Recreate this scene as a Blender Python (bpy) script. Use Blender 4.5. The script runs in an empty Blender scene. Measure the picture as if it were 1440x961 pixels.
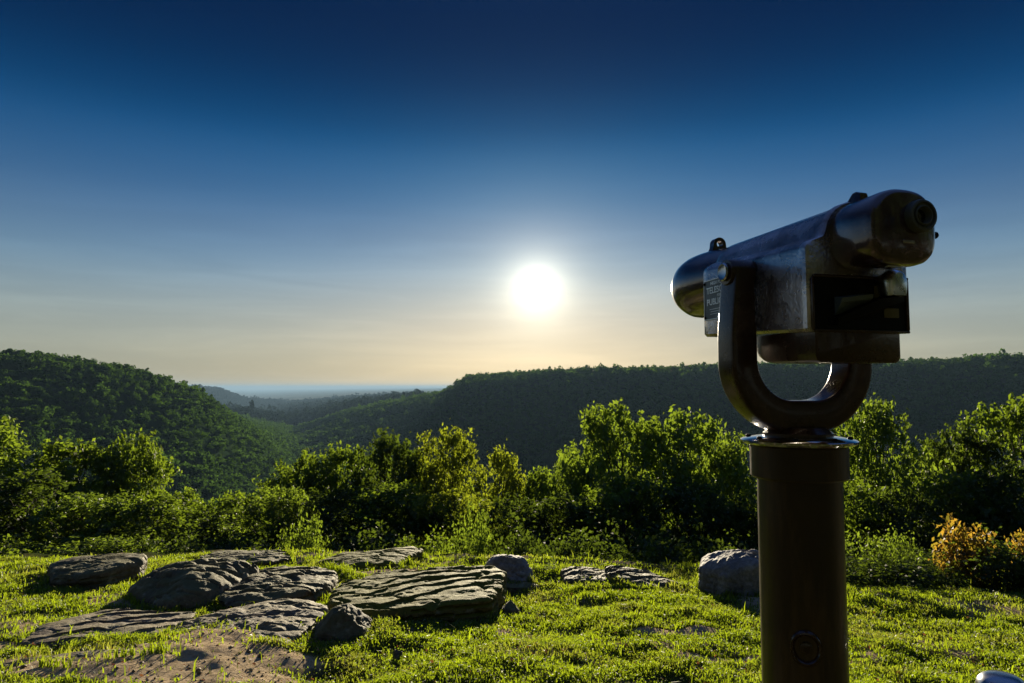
import bpy, bmesh, math, random
import numpy as np
from mathutils import Vector, Matrix, noise

sc = bpy.context.scene
C = sc.collection
R = math.radians
rng = np.random.default_rng(7)
random.seed(7)

# ------------------------------------------------------------------ camera
CAMZ = 1.25
F = 960.0                      # focal length in pixels of a 1440 px wide frame (24 mm lens)
PITCH = math.atan(65 / F)
cam = bpy.data.objects.new('camera', bpy.data.cameras.new('camera'))
C.objects.link(cam)
cam.data.lens = 24.0
cam.data.sensor_width = 36.0
cam.location = (0, 0, CAMZ)
cam.rotation_euler = (R(90) + PITCH, 0, 0)
cam.data.clip_start = 0.02
cam.data.clip_end = 120000
sc.camera = cam

def ray(px, py):
    """direction (x, 1, z) of a photo pixel from the eye"""
    cx, cz = (px - 720) / F, (480.5 - py) / F
    c, s = math.cos(PITCH), math.sin(PITCH)
    y, z = c - s * cz, s + c * cz
    return cx / y, z / y

# ------------------------------------------------------------------ noise
def _hash(ix, iy, iz, seed):
    h = (ix.astype(np.int64) * 374761393 + iy.astype(np.int64) * 668265263 + iz.astype(np.int64) * 2147483647 + seed * 974711)
    h = (h ^ (h >> 13)) * 1274126177
    h = h ^ (h >> 16)
    return (h & 0xFFFFFF) / float(0xFFFFFF)

def vnoise(p, seed=0):
    p = np.asarray(p, float)
    i = np.floor(p); f = p - i
    f = f * f * (3 - 2 * f)
    ix, iy, iz = i[..., 0], i[..., 1], i[..., 2]
    fx, fy, fz = f[..., 0], f[..., 1], f[..., 2]
    def n(a, b, c): return _hash(ix + a, iy + b, iz + c, seed)
    x00 = n(0,0,0)*(1-fx)+n(1,0,0)*fx; x10 = n(0,1,0)*(1-fx)+n(1,1,0)*fx
    x01 = n(0,0,1)*(1-fx)+n(1,0,1)*fx; x11 = n(0,1,1)*(1-fx)+n(1,1,1)*fx
    return ((x00*(1-fy)+x10*fy)*(1-fz) + (x01*(1-fy)+x11*fy)*fz) * 2 - 1

def fbm(x, y, z=None, scale=1.0, octaves=4, seed=0, gain=0.5):
    x = np.asarray(x, float); y = np.asarray(y, float)
    z = np.zeros_like(x) if z is None else np.asarray(z, float)
    p = np.stack([x, y, z], -1) / scale
    a, s, t = 1.0, 0.0, 0.0
    for k in range(octaves):
        s = s + a * vnoise(p + k * 17.3, seed + k); t += a
        p = p * 2.03; a *= gain
    return s / t

def sstep(a, b, x):
    t = np.clip((x - a) / (b - a), 0, 1)
    return t * t * (3 - 2 * t)

# ------------------------------------------------------------------ terrain
def tab(t):
    xs = np.array([(p[0] - 720) / F for p in t]); return xs
A_T = [(-300,480),(0,490),(60,493),(110,503),(170,511),(230,525),(280,543),(300,557),(340,592),(400,634),(440,670),(500,720),(560,770)]
A_R = [(-300,560),(0,600),(300,700),(440,800),(560,850)]
B_T = [(330,640),(410,604),(450,592),(490,577),(540,567),(580,558),(620,549),(640,539),(656,525),(700,524),(800,520),(900,515),(1000,512),(1100,509),(1250,506),(1350,502),(1440,500),(1800,490)]
B_R = [(330,1600),(410,1500),(490,1400),(580,1250),(650,1100),(800,1000),(1440,900),(1800,850)]
C_T = [(100,538),(280,543),(310,546),(345,559),(400,563),(440,569),(480,574),(520,592),(600,640)]
D_T = [(-200,546),(280,545),(310,543),(330,544),(420,547),(500,549),(540,548),(590,546),(640,549),(1600,548)]

def look(t, s, what):
    xs = np.array([(p[0] - 720) / F for p in t])
    if what == 't': ys = np.array([ray(p[0], p[1])[1] for p in t])
    else: ys = np.array([float(p[1]) for p in t])
    return np.interp(s, xs, ys)

def polar(x, y):
    r = np.hypot(x, y)
    phi = np.arctan2(x, np.maximum(y, 1e-6) if np.isscalar(y) else y)
    ph = np.clip(phi, R(-55), R(55))
    return r, phi, np.tan(ph), np.cos(ph)

def ridge(x, y, T, RT, crown, start, soft, tail):
    r, phi, s, c = polar(x, y)
    Rk = look(RT, s, 'v') if isinstance(RT, list) else np.full_like(r, float(RT))
    Zr = look(T, s, 't') * Rk * c - crown + CAMZ
    q = r / Rk
    up = np.clip((q - start) / (1 - start), 0, 1)
    up = soft * sstep(0, 1, up) + (1 - soft) * up
    dn = 1 - tail * sstep(1.05, 1.9, q)
    return Zr, np.where(q < 1, up, dn), q

def valley(r):
    return -85 - 165 * sstep(900, 5600, r)

def edge_of(x, y):
    s = x / np.maximum(y, 0.5)
    return np.interp(s, [-0.9, -0.35, 0.05, 0.4, 0.9], [9.3, 9.2, 8.0, 7.0, 7.0])

def ground(x, y, fine=True):
    x = np.asarray(x, float); y = np.asarray(y, float)
    r, phi, s, c = polar(x, y)
    lawn = -0.11 * np.maximum(y - 1, 0) - 0.02 * np.maximum(-x - 2, 0) * sstep(2, 6, y)
    e = np.maximum(y - edge_of(x, y), 0)
    side = np.maximum(np.abs(x) - 40, 0) * (y < 60)
    drop = 0.5 * e * sstep(0, 1.5, e)
    z = lawn + (0.11 * e) - drop
    # far terrain
    V = valley(r)
    z = np.maximum(z, V)
    far = V.copy()
    for T, RT, crown, st, so, tail in ((A_T, A_R, 9, .38, .4, .5), (B_T, B_R, 8, .50, .55, .12), (C_T, 5200, 12, .66, .5, .9)):
        Zr, sh, q = ridge(x, y, T, RT, crown, st, so, tail)
        far = np.maximum(far, V + (Zr - V) * sh * (Zr > V))
    rr = r > 150
    rough = fbm(x, y, scale=140., octaves=4, seed=3) * 7 * sstep(200, 420, r) * (1 - .6 * sstep(2500, 4500, r)) * (1 - sstep(5600, 6800, r))
    ridgeness = fbm(x, y, scale=60., octaves=2, seed=8) * 2.5 * sstep(200, 420, r) * (1 - .6 * sstep(2500, 4500, r)) * (1 - sstep(5600, 6800, r))
    front = (np.abs(phi) < R(100)).astype(float)
    z = np.where(rr, far + rough + ridgeness, z)
    low = 55 * np.maximum(fbm(x, y, scale=5200., octaves=3, seed=21), 0) * sstep(9000, 14000, r)
    z = z + low
    back = sstep(R(75), R(110), np.abs(phi)) * sstep(30, 120, r)
    z = z * (1 - back) + (-2.0 + 0.6 * fbm(x, y, scale=50., octaves=3, seed=5)) * back
    if fine:
        n = (0.085 * fbm(x, y, scale=1.0, octaves=3, seed=11) + 0.045 * fbm(x, y, scale=0.22, octaves=3, seed=12))
        z = z + n * (1 - sstep(12, 20, r))
    return z

def G(x, y, fine=True):
    return float(ground(np.array([x]), np.array([y]), fine)[0])

def on_ground(px, py):
    """where the line of sight of a photo pixel meets the lawn"""
    sx, sz = ray(px, py)
    y = 1.5
    while y < 60:
        if CAMZ + sz * y <= G(sx * y, y, False): break
        y += 0.01
    return sx * y, y

# ------------------------------------------------------------------ materials
def mat(name):
    m = bpy.data.materials.new(name); m.use_nodes = True
    nt = m.node_tree; nt.nodes.clear()
    out = nt.nodes.new('ShaderNodeOutputMaterial')
    return m, nt, out
def N(nt, t, **kw):
    n = nt.nodes.new(t)
    for k, v in kw.items(): setattr(n, k, v)
    return n
def ramp(nt, src, stops, interp='LINEAR'):
    r = N(nt, 'ShaderNodeValToRGB'); r.color_ramp.interpolation = interp
    el = r.color_ramp.elements
    while len(el) < len(stops): el.new(0.5)
    for e, (p, c) in zip(el, stops):
        e.position = p; e.color = (*c, 1) if len(c) == 3 else c
    nt.links.new(src, r.inputs[0]); return r.outputs[0]
def noise_tex(nt, scale, detail=6, rough=.55, coord='Object', dist=0.):
    tc = N(nt, 'ShaderNodeTexCoord'); n = N(nt, 'ShaderNodeTexNoise')
    n.inputs['Scale'].default_value = scale; n.inputs['Detail'].default_value = detail
    n.inputs['Roughness'].default_value = rough; n.inputs['Distortion'].default_value = dist
    nt.links.new(tc.outputs[coord], n.inputs['Vector']); return n.outputs['Fac']
def bump(nt, h, strength, dist=0.01, normal=None):
    b = N(nt, 'ShaderNodeBump'); b.inputs['Strength'].default_value = strength; b.inputs['Distance'].default_value = dist
    nt.links.new(h, b.inputs['Height'])
    if normal: nt.links.new(normal, b.inputs['Normal'])
    return b.outputs[0]
def mix(nt, fac, a, b, blend='MIX'):
    m = N(nt, 'ShaderNodeMix', data_type='RGBA', blend_type=blend)
    for k, v in ((0, fac), (6, a), (7, b)):
        if hasattr(v, 'is_output'): nt.links.new(v, m.inputs[k])
        else: m.inputs[k].default_value = v if k == 0 else (*v, 1)
    return m.outputs[2]
def principled(nt, out, **kw):
    p = N(nt, 'ShaderNodeBsdfPrincipled')
    for k, v in kw.items():
        if hasattr(v, 'is_output'): nt.links.new(v, p.inputs[k])
        elif isinstance(v, tuple): p.inputs[k].default_value = (*v, 1)
        else: p.inputs[k].default_value = v
    nt.links.new(p.outputs[0], out.inputs[0]); return p

def leaf_material(name, dark, light, trans, tr=0.5, gloss=0.06, trans0=None, bs=.8, wr=.6, wn=.5, dry=None):
    m, nt, out = mat(name)
    geo = N(nt, 'ShaderNodeNewGeometry'); oi = N(nt, 'ShaderNodeObjectInfo')
    big = noise_tex(nt, bs, 3, coord='Object')
    f = N(nt, 'ShaderNodeMath', operation='MULTIPLY_ADD'); f.inputs[1].default_value = wr; f.inputs[2].default_value = -.15 if wn > .6 else 0.
    nt.links.new(geo.outputs['Random Per Island'], f.inputs[0])
    g = N(nt, 'ShaderNodeMath', operation='MULTIPLY_ADD'); g.inputs[1].default_value = wn; g.use_clamp = True
    nt.links.new(big, g.inputs[0]); nt.links.new(f.outputs[0], g.inputs[2])
    col = mix(nt, g.outputs[0], dark, light)
    if dry:
        dn = ramp(nt, noise_tex(nt, 1.6, 5, .65), [(.50, (0,0,0)), (.68, (.6,.6,.6))])
        col = mix(nt, dn, col, dry)
    hs = N(nt, 'ShaderNodeHueSaturation')
    hr = N(nt, 'ShaderNodeMapRange'); hr.inputs[3].default_value = .465; hr.inputs[4].default_value = .52
    nt.links.new(oi.outputs['Random'], hr.inputs[0]); nt.links.new(hr.outputs[0], hs.inputs['Hue'])
    nt.links.new(col, hs.inputs['Color'])
    d = N(nt, 'ShaderNodeBsdfDiffuse'); nt.links.new(hs.outputs[0], d.inputs[0])
    t = N(nt, 'ShaderNodeBsdfTranslucent')
    tc = mix(nt, g.outputs[0], trans0 or tuple(c * .55 for c in trans), trans)
    if dry: tc = mix(nt, dn, tc, tuple(min(1, c * 1.9) for c in dry))
    nt.links.new(tc, t.inputs[0])
    ms = N(nt, 'ShaderNodeMixShader'); ms.inputs[0].default_value = tr
    nt.links.new(d.outputs[0], ms.inputs[1]); nt.links.new(t.outputs[0], ms.inputs[2])
    gl = N(nt, 'ShaderNodeBsdfGlossy'); gl.inputs['Roughness'].default_value = .5
    m2 = N(nt, 'ShaderNodeMixShader'); m2.inputs[0].default_value = gloss
    nt.links.new(ms.outputs[0], m2.inputs[1]); nt.links.new(gl.outputs[0], m2.inputs[2])
    nt.links.new(m2.outputs[0], out.inputs[0])
    return m

M = {}
M['leaf'] = leaf_material('leaf_green', (.018,.038,.008), (.06,.105,.018), (.25,.36,.02), .46, .035)
M['leaf_lime'] = leaf_material('leaf_lime', (.03,.06,.012), (.08,.14,.028), (.26,.37,.025), .5, .035)
M['leaf_dark'] = leaf_material('leaf_dark', (.012,.026,.007), (.036,.068,.014), (.14,.21,.016), .38, .03)
M['leaf_gold'] = leaf_material('leaf_gold', (.03,.05,.008), (.08,.12,.018), (.34,.41,.02), .5, .03)  # flare glow put into the leaf colour of trees under the sun
M['leaf_red'] = leaf_material('leaf_red', (.03,.035,.012), (.14,.07,.03), (.62,.34,.04), .5, .04, (.20,.26,.02))
M['leaf_far'] = leaf_material('leaf_far', (.016,.045,.014), (.055,.115,.020), (.09,.18,.02), .33, .0, bs=.09, wr=.35, wn=.95)
M['grass'] = leaf_material('grass_blade', (.05,.07,.008), (.12,.15,.012), (.38,.50,.015), .55, .04, dry=(.14,.115,.03))
M['clover'] = leaf_material('ground_leaf', (.03,.06,.008), (.08,.13,.015), (.28,.40,.015), .5, .04)

def bark():
    m, nt, out = mat('bark')
    n = noise_tex(nt, 9, 8, .7)
    principled(nt, out, **{'Base Color': ramp(nt, n, [(.3,(.02,.015,.01)),(.7,(.09,.07,.05))]), 'Roughness': .9, 'Normal': bump(nt, n, .8, .02)})
    return m
M['bark'] = bark()
M['leaf_pine'] = leaf_material('leaf_pine', (.008,.016,.009), (.018,.03,.015), (.02,.035,.012), .2, .0)

def ground_mat():
    m, nt, out = mat('ground')
    at = N(nt, 'ShaderNodeAttribute'); at.attribute_name = 'cover'
    sep = N(nt, 'ShaderNodeSeparateColor'); nt.links.new(at.outputs['Color'], sep.inputs[0])
    n1 = noise_tex(nt, 2.5, 8, .65); n2 = noise_tex(nt, 22, 8, .7); n3 = noise_tex(nt, .012, 8, .6)
    turf = ramp(nt, n2, [(.3,(.020,.030,.007)),(.55,(.05,.075,.012)),(.8,(.10,.12,.025))])
    turf = mix(nt, n1, turf, (.06,.05,.022))
    soil = ramp(nt, n2, [(.25,(.17,.125,.075)),(.5,(.40,.31,.20)),(.85,(.58,.47,.33))])
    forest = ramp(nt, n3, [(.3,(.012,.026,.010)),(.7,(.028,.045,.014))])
    plain = ramp(nt, noise_tex(nt, .0011, 10, .7), [(.35,(.07,.09,.06)),(.48,(.20,.20,.14)),(.56,(.08,.10,.06)),(.7,(.34,.32,.24))])
    c = mix(nt, sep.outputs[0], turf, soil)
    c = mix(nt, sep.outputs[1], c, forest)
    c = mix(nt, sep.outputs[2], c, plain)
    principled(nt, out, **{'Base Color': c, 'Roughness': .95, 'Specular IOR Level': .0})
    inv = N(nt, 'ShaderNodeMath', operation='MULTIPLY_ADD'); inv.inputs[1].default_value = -.7; inv.inputs[2].default_value = .7
    nt.links.new(sep.outputs[1], inv.inputs[0])
    b = N(nt, 'ShaderNodeBump'); b.inputs['Distance'].default_value = .03; nt.links.new(n2, b.inputs['Height']); nt.links.new(inv.outputs[0], b.inputs['Strength'])
    nt.links.new(b.outputs[0], nt.nodes['Principled BSDF'].inputs['Normal'])
    return m
M['ground'] = ground_mat()

def rock_mat(name, lo, hi, moss, spec=.28):
    m, nt, out = mat(name)
    n1 = noise_tex(nt, 4, 10, .7, dist=.4); n2 = noise_tex(nt, 30, 8, .75); n3 = noise_tex(nt, 2.2, 5, .6)
    c = ramp(nt, n1, [(.3, lo), (.7, hi)])
    c = mix(nt, ramp(nt, n2, [(.42,(0,0,0)),(.62,(.55,.55,.55))]), c, tuple(v * .35 for v in lo))
    c = mix(nt, ramp(nt, noise_tex(nt, 11, 4, .5), [(.6,(0,0,0)),(.68,(.5,.5,.5))]), c, (.42,.41,.36))
    geo = N(nt, 'ShaderNodeNewGeometry'); sx = N(nt, 'ShaderNodeSeparateXYZ'); nt.links.new(geo.outputs['Normal'], sx.inputs[0])
    up = N(nt, 'ShaderNodeMath', operation='MULTIPLY'); nt.links.new(sx.outputs[2], up.inputs[0])
    nt.links.new(ramp(nt, n3, [(.5 - moss * .3,(0,0,0)),(.62 - moss * .25,(1,1,1))]), up.inputs[1])
    up2 = N(nt, 'ShaderNodeMath', operation='MULTIPLY'); nt.links.new(up.outputs[0], up2.inputs[0]); up2.inputs[1].default_value = moss
    up2.use_clamp = True
    c = mix(nt, up2.outputs[0], c, (.13,.125,.018))
    vz = N(nt, 'ShaderNodeTexVoronoi'); vz.feature = 'DISTANCE_TO_EDGE'; vz.inputs['Scale'].default_value = 3.5
    b1 = bump(nt, n2, .6, .012); b2 = bump(nt, n1, .7, .05, b1)
    principled(nt, out, **{'Base Color': c, 'Roughness': .75, 'Specular IOR Level': spec, 'Normal': b2})
    return m
M['rock_grey'] = rock_mat('grey_rock', (.065,.052,.042), (.24,.195,.15), .6, .22)
M['rock_pale'] = rock_mat('pale_grey_rock', (.13,.12,.12), (.38,.35,.33), .1)
M['rock_sand'] = rock_mat('sandstone', (.11,.08,.055), (.36,.27,.185), .4)
M['rock_moss'] = rock_mat('mossy_sandstone', (.10,.08,.035), (.27,.22,.09), 1.3, .08)

def paint(name, col, rough, bs, scale=90, spec=.5, metal=0., coat=.0, wear=None, wlo=.55, whi=.72, wscale=6., stretch=None):
    m, nt, out = mat(name)
    n = noise_tex(nt, scale, 3, .5); n2 = noise_tex(nt, 14, 6, .6)
    c = mix(nt, ramp(nt, n2, [(.45,(0,0,0)),(.75,(.6,.6,.6))]), col, tuple(v * .5 for v in col))
    if wear:
        tc = N(nt, 'ShaderNodeTexCoord'); mp = N(nt, 'ShaderNodeMapping'); mp.inputs['Scale'].default_value = stretch or (1, 1, 1)
        nt.links.new(tc.outputs['Object'], mp.inputs[0])
        wn = N(nt, 'ShaderNodeTexNoise'); wn.inputs['Scale'].default_value = wscale; wn.inputs['Detail'].default_value = 9; wn.inputs['Roughness'].default_value = .68
        nt.links.new(mp.outputs[0], wn.inputs['Vector'])
        c = mix(nt, ramp(nt, wn.outputs['Fac'], [(wlo,(0,0,0)),(whi,(1,1,1))]), c, wear)
    rr = N(nt, 'ShaderNodeMapRange'); rr.inputs[3].default_value = rough * .6; rr.inputs[4].default_value = rough * 1.6
    nt.links.new(n2, rr.inputs[0])
    principled(nt, out, **{'Base Color': c, 'Roughness': rr.outputs[0], 'Metallic': metal, 'Specular IOR Level': spec, 'Coat Weight': coat, 'Coat Roughness': .08, 'Normal': bump(nt, n, bs, .002)})
    return m
M['bronze'] = paint('brown_enamel', (.085,.045,.042), .20, .22, 170, .7, .45, 1., (.22,.16,.15), .5, .75, 9)
M['dark_bronze'] = paint('dark_enamel', (.045,.017,.008), .26, .22, 170, .45, .1, .3, (.11,.055,.03), .52, .7, 12)
M['bronze_rough'] = paint('worn_cast_enamel', (.22,.16,.15), .24, .75, 150, .8, .75, .8, (.75,.66,.66), .42, .62, 7)
M['post'] = paint('post_enamel', (.040,.019,.005), .34, .2, 60, .4, 0, .1, (.11,.055,.018), .50, .74, 5, (3, 3, .5))
M['chrome'] = paint('chrome', (.62,.62,.64), .10, .05, 40, .5, 1.)
M['satin'] = paint('satin_steel', (.9,.91,.95), .24, .02, 40, .5, 1.)
M['black'] = paint('black_enamel', (.004,.003,.003), .5, .2, spec=.2)
M['rubber'] = paint('eyepiece_rubber', (.10,.10,.085), .45, .1)
M['glass'] = paint('lens_glass', (.004,.004,.006), .03, .0, spec=1.)
M['label'] = paint('yellow_label', (.17,.13,.04), .5, .05)
M['plate'] = paint('plaque_enamel', (.10,.12,.14), .38, .05, 60, .8)
M['letter'] = paint('plaque_lettering', (.95,.95,.95), .4, .0, metal=.6)
M['steel'] = paint('brushed_steel', (.45,.46,.5), .22, .15, 50, .5, 1.)
M['dry'] = leaf_material('dry_leaf', (.12,.05,.02), (.3,.16,.08), (.3,.12,.04), .3)
M['pebble'] = rock_mat('small_stone', (.08,.07,.06), (.2,.18,.15), .0)

# ------------------------------------------------------------------ object helpers
def np_mesh(name, verts, faces_list, m, smooth=False):
    """faces_list: list of (k, array(n,k))"""
    me = bpy.data.meshes.new(name)
    verts = np.asarray(verts, np.float32)
    me.vertices.add(len(verts)); me.vertices.foreach_set('co', verts.ravel())
    loops = np.concatenate([f.ravel() for _, f in faces_list]).astype(np.int32)
    tot = np.concatenate([np.full(len(f), k, np.int32) for k, f in faces_list])
    st = np.concatenate([[0], np.cumsum(tot)[:-1]]).astype(np.int32)
    me.loops.add(len(loops)); me.loops.foreach_set('vertex_index', loops)
    me.polygons.add(len(tot)); me.polygons.foreach_set('loop_start', st); me.polygons.foreach_set('loop_total', tot)
    if smooth: me.polygons.foreach_set('use_smooth', np.ones(len(tot), bool))
    me.update(calc_edges=True); me.validate()
    me.materials.append(m)
    return me
def link(name, me, parent=None):
    o = bpy.data.objects.new(name, me); C.objects.link(o)
    if parent: o.parent = parent
    return o
def tag(o, label=None, cat=None, group=None, kind=None):
    for k, v in (('label', label), ('category', cat), ('group', group), ('kind', kind)):
        if v: o[k] = v
    return o
def empty(name, loc, rz=0):
    o = bpy.data.objects.new(name, None); C.objects.link(o); o.location = loc; o.rotation_euler = (0, 0, rz)
    o.empty_display_size = .1
    return o
def bm_obj(name, bm, m, parent=None, smooth=True, sharp=35):
    me = bpy.data.meshes.new(name)
    bmesh.ops.recalc_face_normals(bm, faces=bm.faces[:])
    bm.to_mesh(me); bm.free()
    me.materials.append(m)
    if smooth:
        for p in me.polygons: p.use_smooth = True
        try: me.set_sharp_from_angle(angle=R(sharp))
        except Exception: pass
    return link(name, me, parent)

# ------------------------------------------------------------------ ground sheet
def build_ground():
    azf = np.linspace(R(-50), R(50), 760)
    azb = np.linspace(R(50), R(310), 90)[1:-1]
    az = np.concatenate([azf, azb])
    rad = np.concatenate([[.25, .6, 1.0, 1.4, 1.8], np.arange(2.1, 9.6, .034), np.geomspace(9.7, 45000, 300)])
    A, RR = np.meshgrid(az, rad)
    x, y = RR * np.sin(A), RR * np.cos(A)
    z = ground(x, y)
    V = np.stack([x, y, z], -1).reshape(-1, 3)
    na, nr = len(az), len(rad)
    i = np.arange(nr - 1)[:, None] * na; j = np.arange(na)[None, :]; j2 = (j + 1) % na
    q = np.stack([i + j, i + j2, i + na + j2, i + na + j], -1).reshape(-1, 4)
    V = np.vstack([V, [[0, 0, G(0, 0)]]]); c = len(V) - 1
    t = np.stack([np.full(na, c), (np.arange(na) + 1) % na, np.arange(na)], -1)
    q = q[:, ::-1]
    t = t[:, ::-1]
    # orientation: make normals point up
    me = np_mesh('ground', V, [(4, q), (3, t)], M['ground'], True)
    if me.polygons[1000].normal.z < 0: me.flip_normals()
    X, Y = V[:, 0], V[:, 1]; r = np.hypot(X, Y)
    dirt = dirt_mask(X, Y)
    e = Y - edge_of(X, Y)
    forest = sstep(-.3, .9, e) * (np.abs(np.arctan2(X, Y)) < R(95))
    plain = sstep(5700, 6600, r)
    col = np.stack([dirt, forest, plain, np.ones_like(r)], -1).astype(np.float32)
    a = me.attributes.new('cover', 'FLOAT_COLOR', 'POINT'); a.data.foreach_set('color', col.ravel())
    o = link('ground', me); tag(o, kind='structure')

DIRT = []; EDGES = []
def dirt_mask(x, y):
    m = np.zeros_like(x)
    for (cx, cy, ax, ay) in DIRT:
        m = np.maximum(m, 1 - ((x - cx) / ax) ** 2 - ((y - cy) / ay) ** 2)
    m = m + .6 * fbm(x, y, scale=.35, octaves=5, seed=31, gain=.62)
    patches = fbm(x, y, scale=.7, octaves=4, seed=37)
    inn = sstep(.05, .45, m)
    return np.clip(np.maximum(inn, .8 * sstep(.24, .45, patches)), 0, 1) * ((y > 0) & (y < 9.5))
for px, py, ax, ay in ((215,928,1.05,.34),(330,900,.5,.25),(270,950,.75,.3),(60,950,.7,.15),(960,890,.38,.10),(1010,925,.3,.08),(410,822,.45,.25),(20,905,.4,.2),(550,812,.5,.25)):
    gx, gy = on_ground(px, py); DIRT.append((gx, gy, ax, ay))
build_ground()

# ------------------------------------------------------------------ leaves
def leaf_quads(cen, L, W, nrm=None, flat=0.0):
    """rhombic leaves, slightly folded; cen (n,3), L/W arrays"""
    n = len(cen)
    a = rng.normal(size=(n, 3)); 
    if nrm is None: nrm = rng.normal(size=(n, 3)) + np.array([0, 0, flat])
    nrm = nrm / np.linalg.norm(nrm, axis=1, keepdims=True)
    a = a - nrm * (a * nrm).sum(1, keepdims=True); a /= np.linalg.norm(a, axis=1, keepdims=True)
    b = np.cross(nrm, a)
    L = np.broadcast_to(L, n)[:, None]; W = np.broadcast_to(W, n)[:, None]
    fold = nrm * W * .25
    v = np.stack([cen - a * L * .5, cen + b * W * .5 - a * L * .06 + fold, cen + a * L * .5, cen - b * W * .5 - a * L * .06 + fold], 1).reshape(-1, 3)
    f = np.arange(n * 4).reshape(-1, 4)
    return v, f

def tube_bm(bm, pts, rads, seg=6):
    rings = []
    for k, (p, r) in enumerate(zip(pts, rads)):
        p = Vector(p); d = (Vector(pts[min(k + 1, len(pts) - 1)]) - Vector(pts[max(k - 1, 0)])).normalized()
        u = d.orthogonal().normalized(); w = d.cross(u)
        rings.append([bm.verts.new(p + (u * math.cos(2 * math.pi * i / seg) + w * math.sin(2 * math.pi * i / seg)) * r) for i in range(seg)])
    for a, b in zip(rings, rings[1:]):
        for i in range(seg):
            bm.faces.new((a[i], a[(i + 1) % seg], b[(i + 1) % seg], b[i]))
    bm.faces.new(rings[-1])

def make_tree_meshes(kind, H, Rw, npuff, nleaf, leafL, seed, m, low=.22, spire=0.):
    """trunk mesh and crown mesh; base at origin, height about H, crown radius about Rw"""
    lr = random.Random(seed)
    puffs = []
    tries = 0
    while len(puffs) < npuff and tries < 9000:
        tries += 1
        h = lr.uniform(low, 1.0)
        # radius profile of the crown
        t = (h - low) / (1 - low)
        prof = {'dome': math.sqrt(max(0, 1 - (2 * max(t, .35) - .7) ** 2 / 1.75)) * (0.75 + .25 * min(1, t * 3)),
                'cone': (1 - t) ** .7 * .95 + .12, 'vase': (.45 + .6 * t) * math.sqrt(max(0, 1.02 - t ** 4))}[kind]
        a = lr.uniform(0, 2 * math.pi)
        lob = 1 + .28 * math.sin(3 * a + seed) + .15 * math.sin(5 * a + 2 * seed + 4 * h)
        rr = Rw * prof * lob * math.sqrt(lr.uniform(.12, 1.0))
        p = Vector((rr * math.cos(a), rr * math.sin(a), H * h))
        pr = Rw * lr.uniform(.15, .27) * (.75 if t > .85 else 1)
        if any((p - q).length < (pr + s) * .52 for q, s in puffs): continue
        puffs.append((p, pr))
    cen = []; nr = []; ls = []
    for p, pr in puffs:
        # each puff is a handful of leafy sprays
        ns = 9
        for k in range(ns):
            d = Vector((lr.gauss(0, 1), lr.gauss(0, 1), lr.gauss(0.25, .9))).normalized()
            sp = p + d * pr * lr.uniform(.35, 1.0)
            dirv = (d + Vector((0, 0, spire))).normalized()
            n = max(4, int(nleaf / npuff / ns * (pr / (Rw * .21)) ** 2))
            t = rng.uniform(-.5, .8, n)
            cc = np.array(sp)[None] + np.array(dirv)[None] * (t * pr * .75)[:, None] + rng.normal(size=(n, 3)) * pr * .17
            cen.append(cc); nr.append(np.tile(np.array(d) * .5 + np.array([0, 0, .35]), (n, 1)) + rng.normal(size=(n, 3)) * .75)
            ls.append(np.full(n, leafL) * rng.uniform(.6, 1.25, n))
    cen = np.vstack(cen); nr = np.vstack(nr); ls = np.concatenate(ls)
    v, f = leaf_quads(cen, ls, ls * .55, nr)
    crown = np_mesh('crown', v, [(4, f)], m)
    bm = bmesh.new()
    top = Vector((lr.uniform(-.1, .1) * Rw, lr.uniform(-.1, .1) * Rw, H * .86))
    r0 = H * .02 + .02
    tube_bm(bm, [(0, 0, -1.2), (0, 0, 0), (top.x * .3 + .05, top.y * .3, H * .3), (top.x * .7, top.y * .7 + .06, H * .6), top], [r0 * 1.4, r0, r0 * .8, r0 * .5, r0 * .15], 9)
    for p, pr in puffs:
        zz = max(H * .1, p.z - math.hypot(p.x, p.y) * lr.uniform(.5, .9) - .1 * H)
        k = zz / (H * .86); s = Vector((top.x * k, top.y * k, zz)); mid = s.lerp(p, .5) + Vector((0, 0, -.05 * H + .02))
        rb = r0 * .35 * (1 - .5 * k)
        tube_bm(bm, [s, mid, p], [rb, rb * .6, rb * .2], 5)
    me = bpy.data.meshes.new('trunk'); bm.to_mesh(me); bm.free(); me.materials.append(M['bark'])
    for pl in me.polygons: pl.use_smooth = True
    return me, crown

VAR = {
 'dome':   make_tree_meshes('dome', 7, 2.6, 85, 15000, .21, 1, M['leaf']),
 'dome2':  make_tree_meshes('dome', 7, 2.6, 90, 15000, .20, 2, M['leaf_dark']),
 'spread': make_tree_meshes('vase', 7, 2.8, 80, 14000, .21, 3, M['leaf']),
 'lime':   make_tree_meshes('dome', 7, 2.6, 85, 14000, .21, 4, M['leaf_lime'], spire=.9),
 'lime2':  make_tree_meshes('vase', 7, 2.6, 78, 13500, .20, 5, M['leaf_lime'], spire=.5),
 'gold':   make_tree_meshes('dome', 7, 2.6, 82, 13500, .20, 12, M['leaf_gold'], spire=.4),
 'tall':   make_tree_meshes('cone', 7, 2.0, 75, 12000, .19, 6, M['leaf']),
}
def place_tree(name, var, px, ytop, d, wpx, label, cat='tree', group=None, rz=None, yb=None):
    sx, sz = ray(px, ytop)
    x, y = sx * d, d
    zt = CAMZ + sz * d
    zb = G(x, y, False) - .05
    h = max(zt - zb, .8)
    trunk, crown = VAR[var]
    baseR = {'tall': 2.0, 'spread': 2.8}.get(var, 2.6)
    sxy = (wpx / F * d) / 2 / baseR * .92
    o = empty(name, (x, y, zb), random.uniform(0, 6.28) if rz is None else rz)
    o.scale = (sxy, sxy, h / 7.0 * .97)
    tag(o, label, cat, group)
    link('trunk', trunk, o); link('crown', crown, o)
    return o

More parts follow.
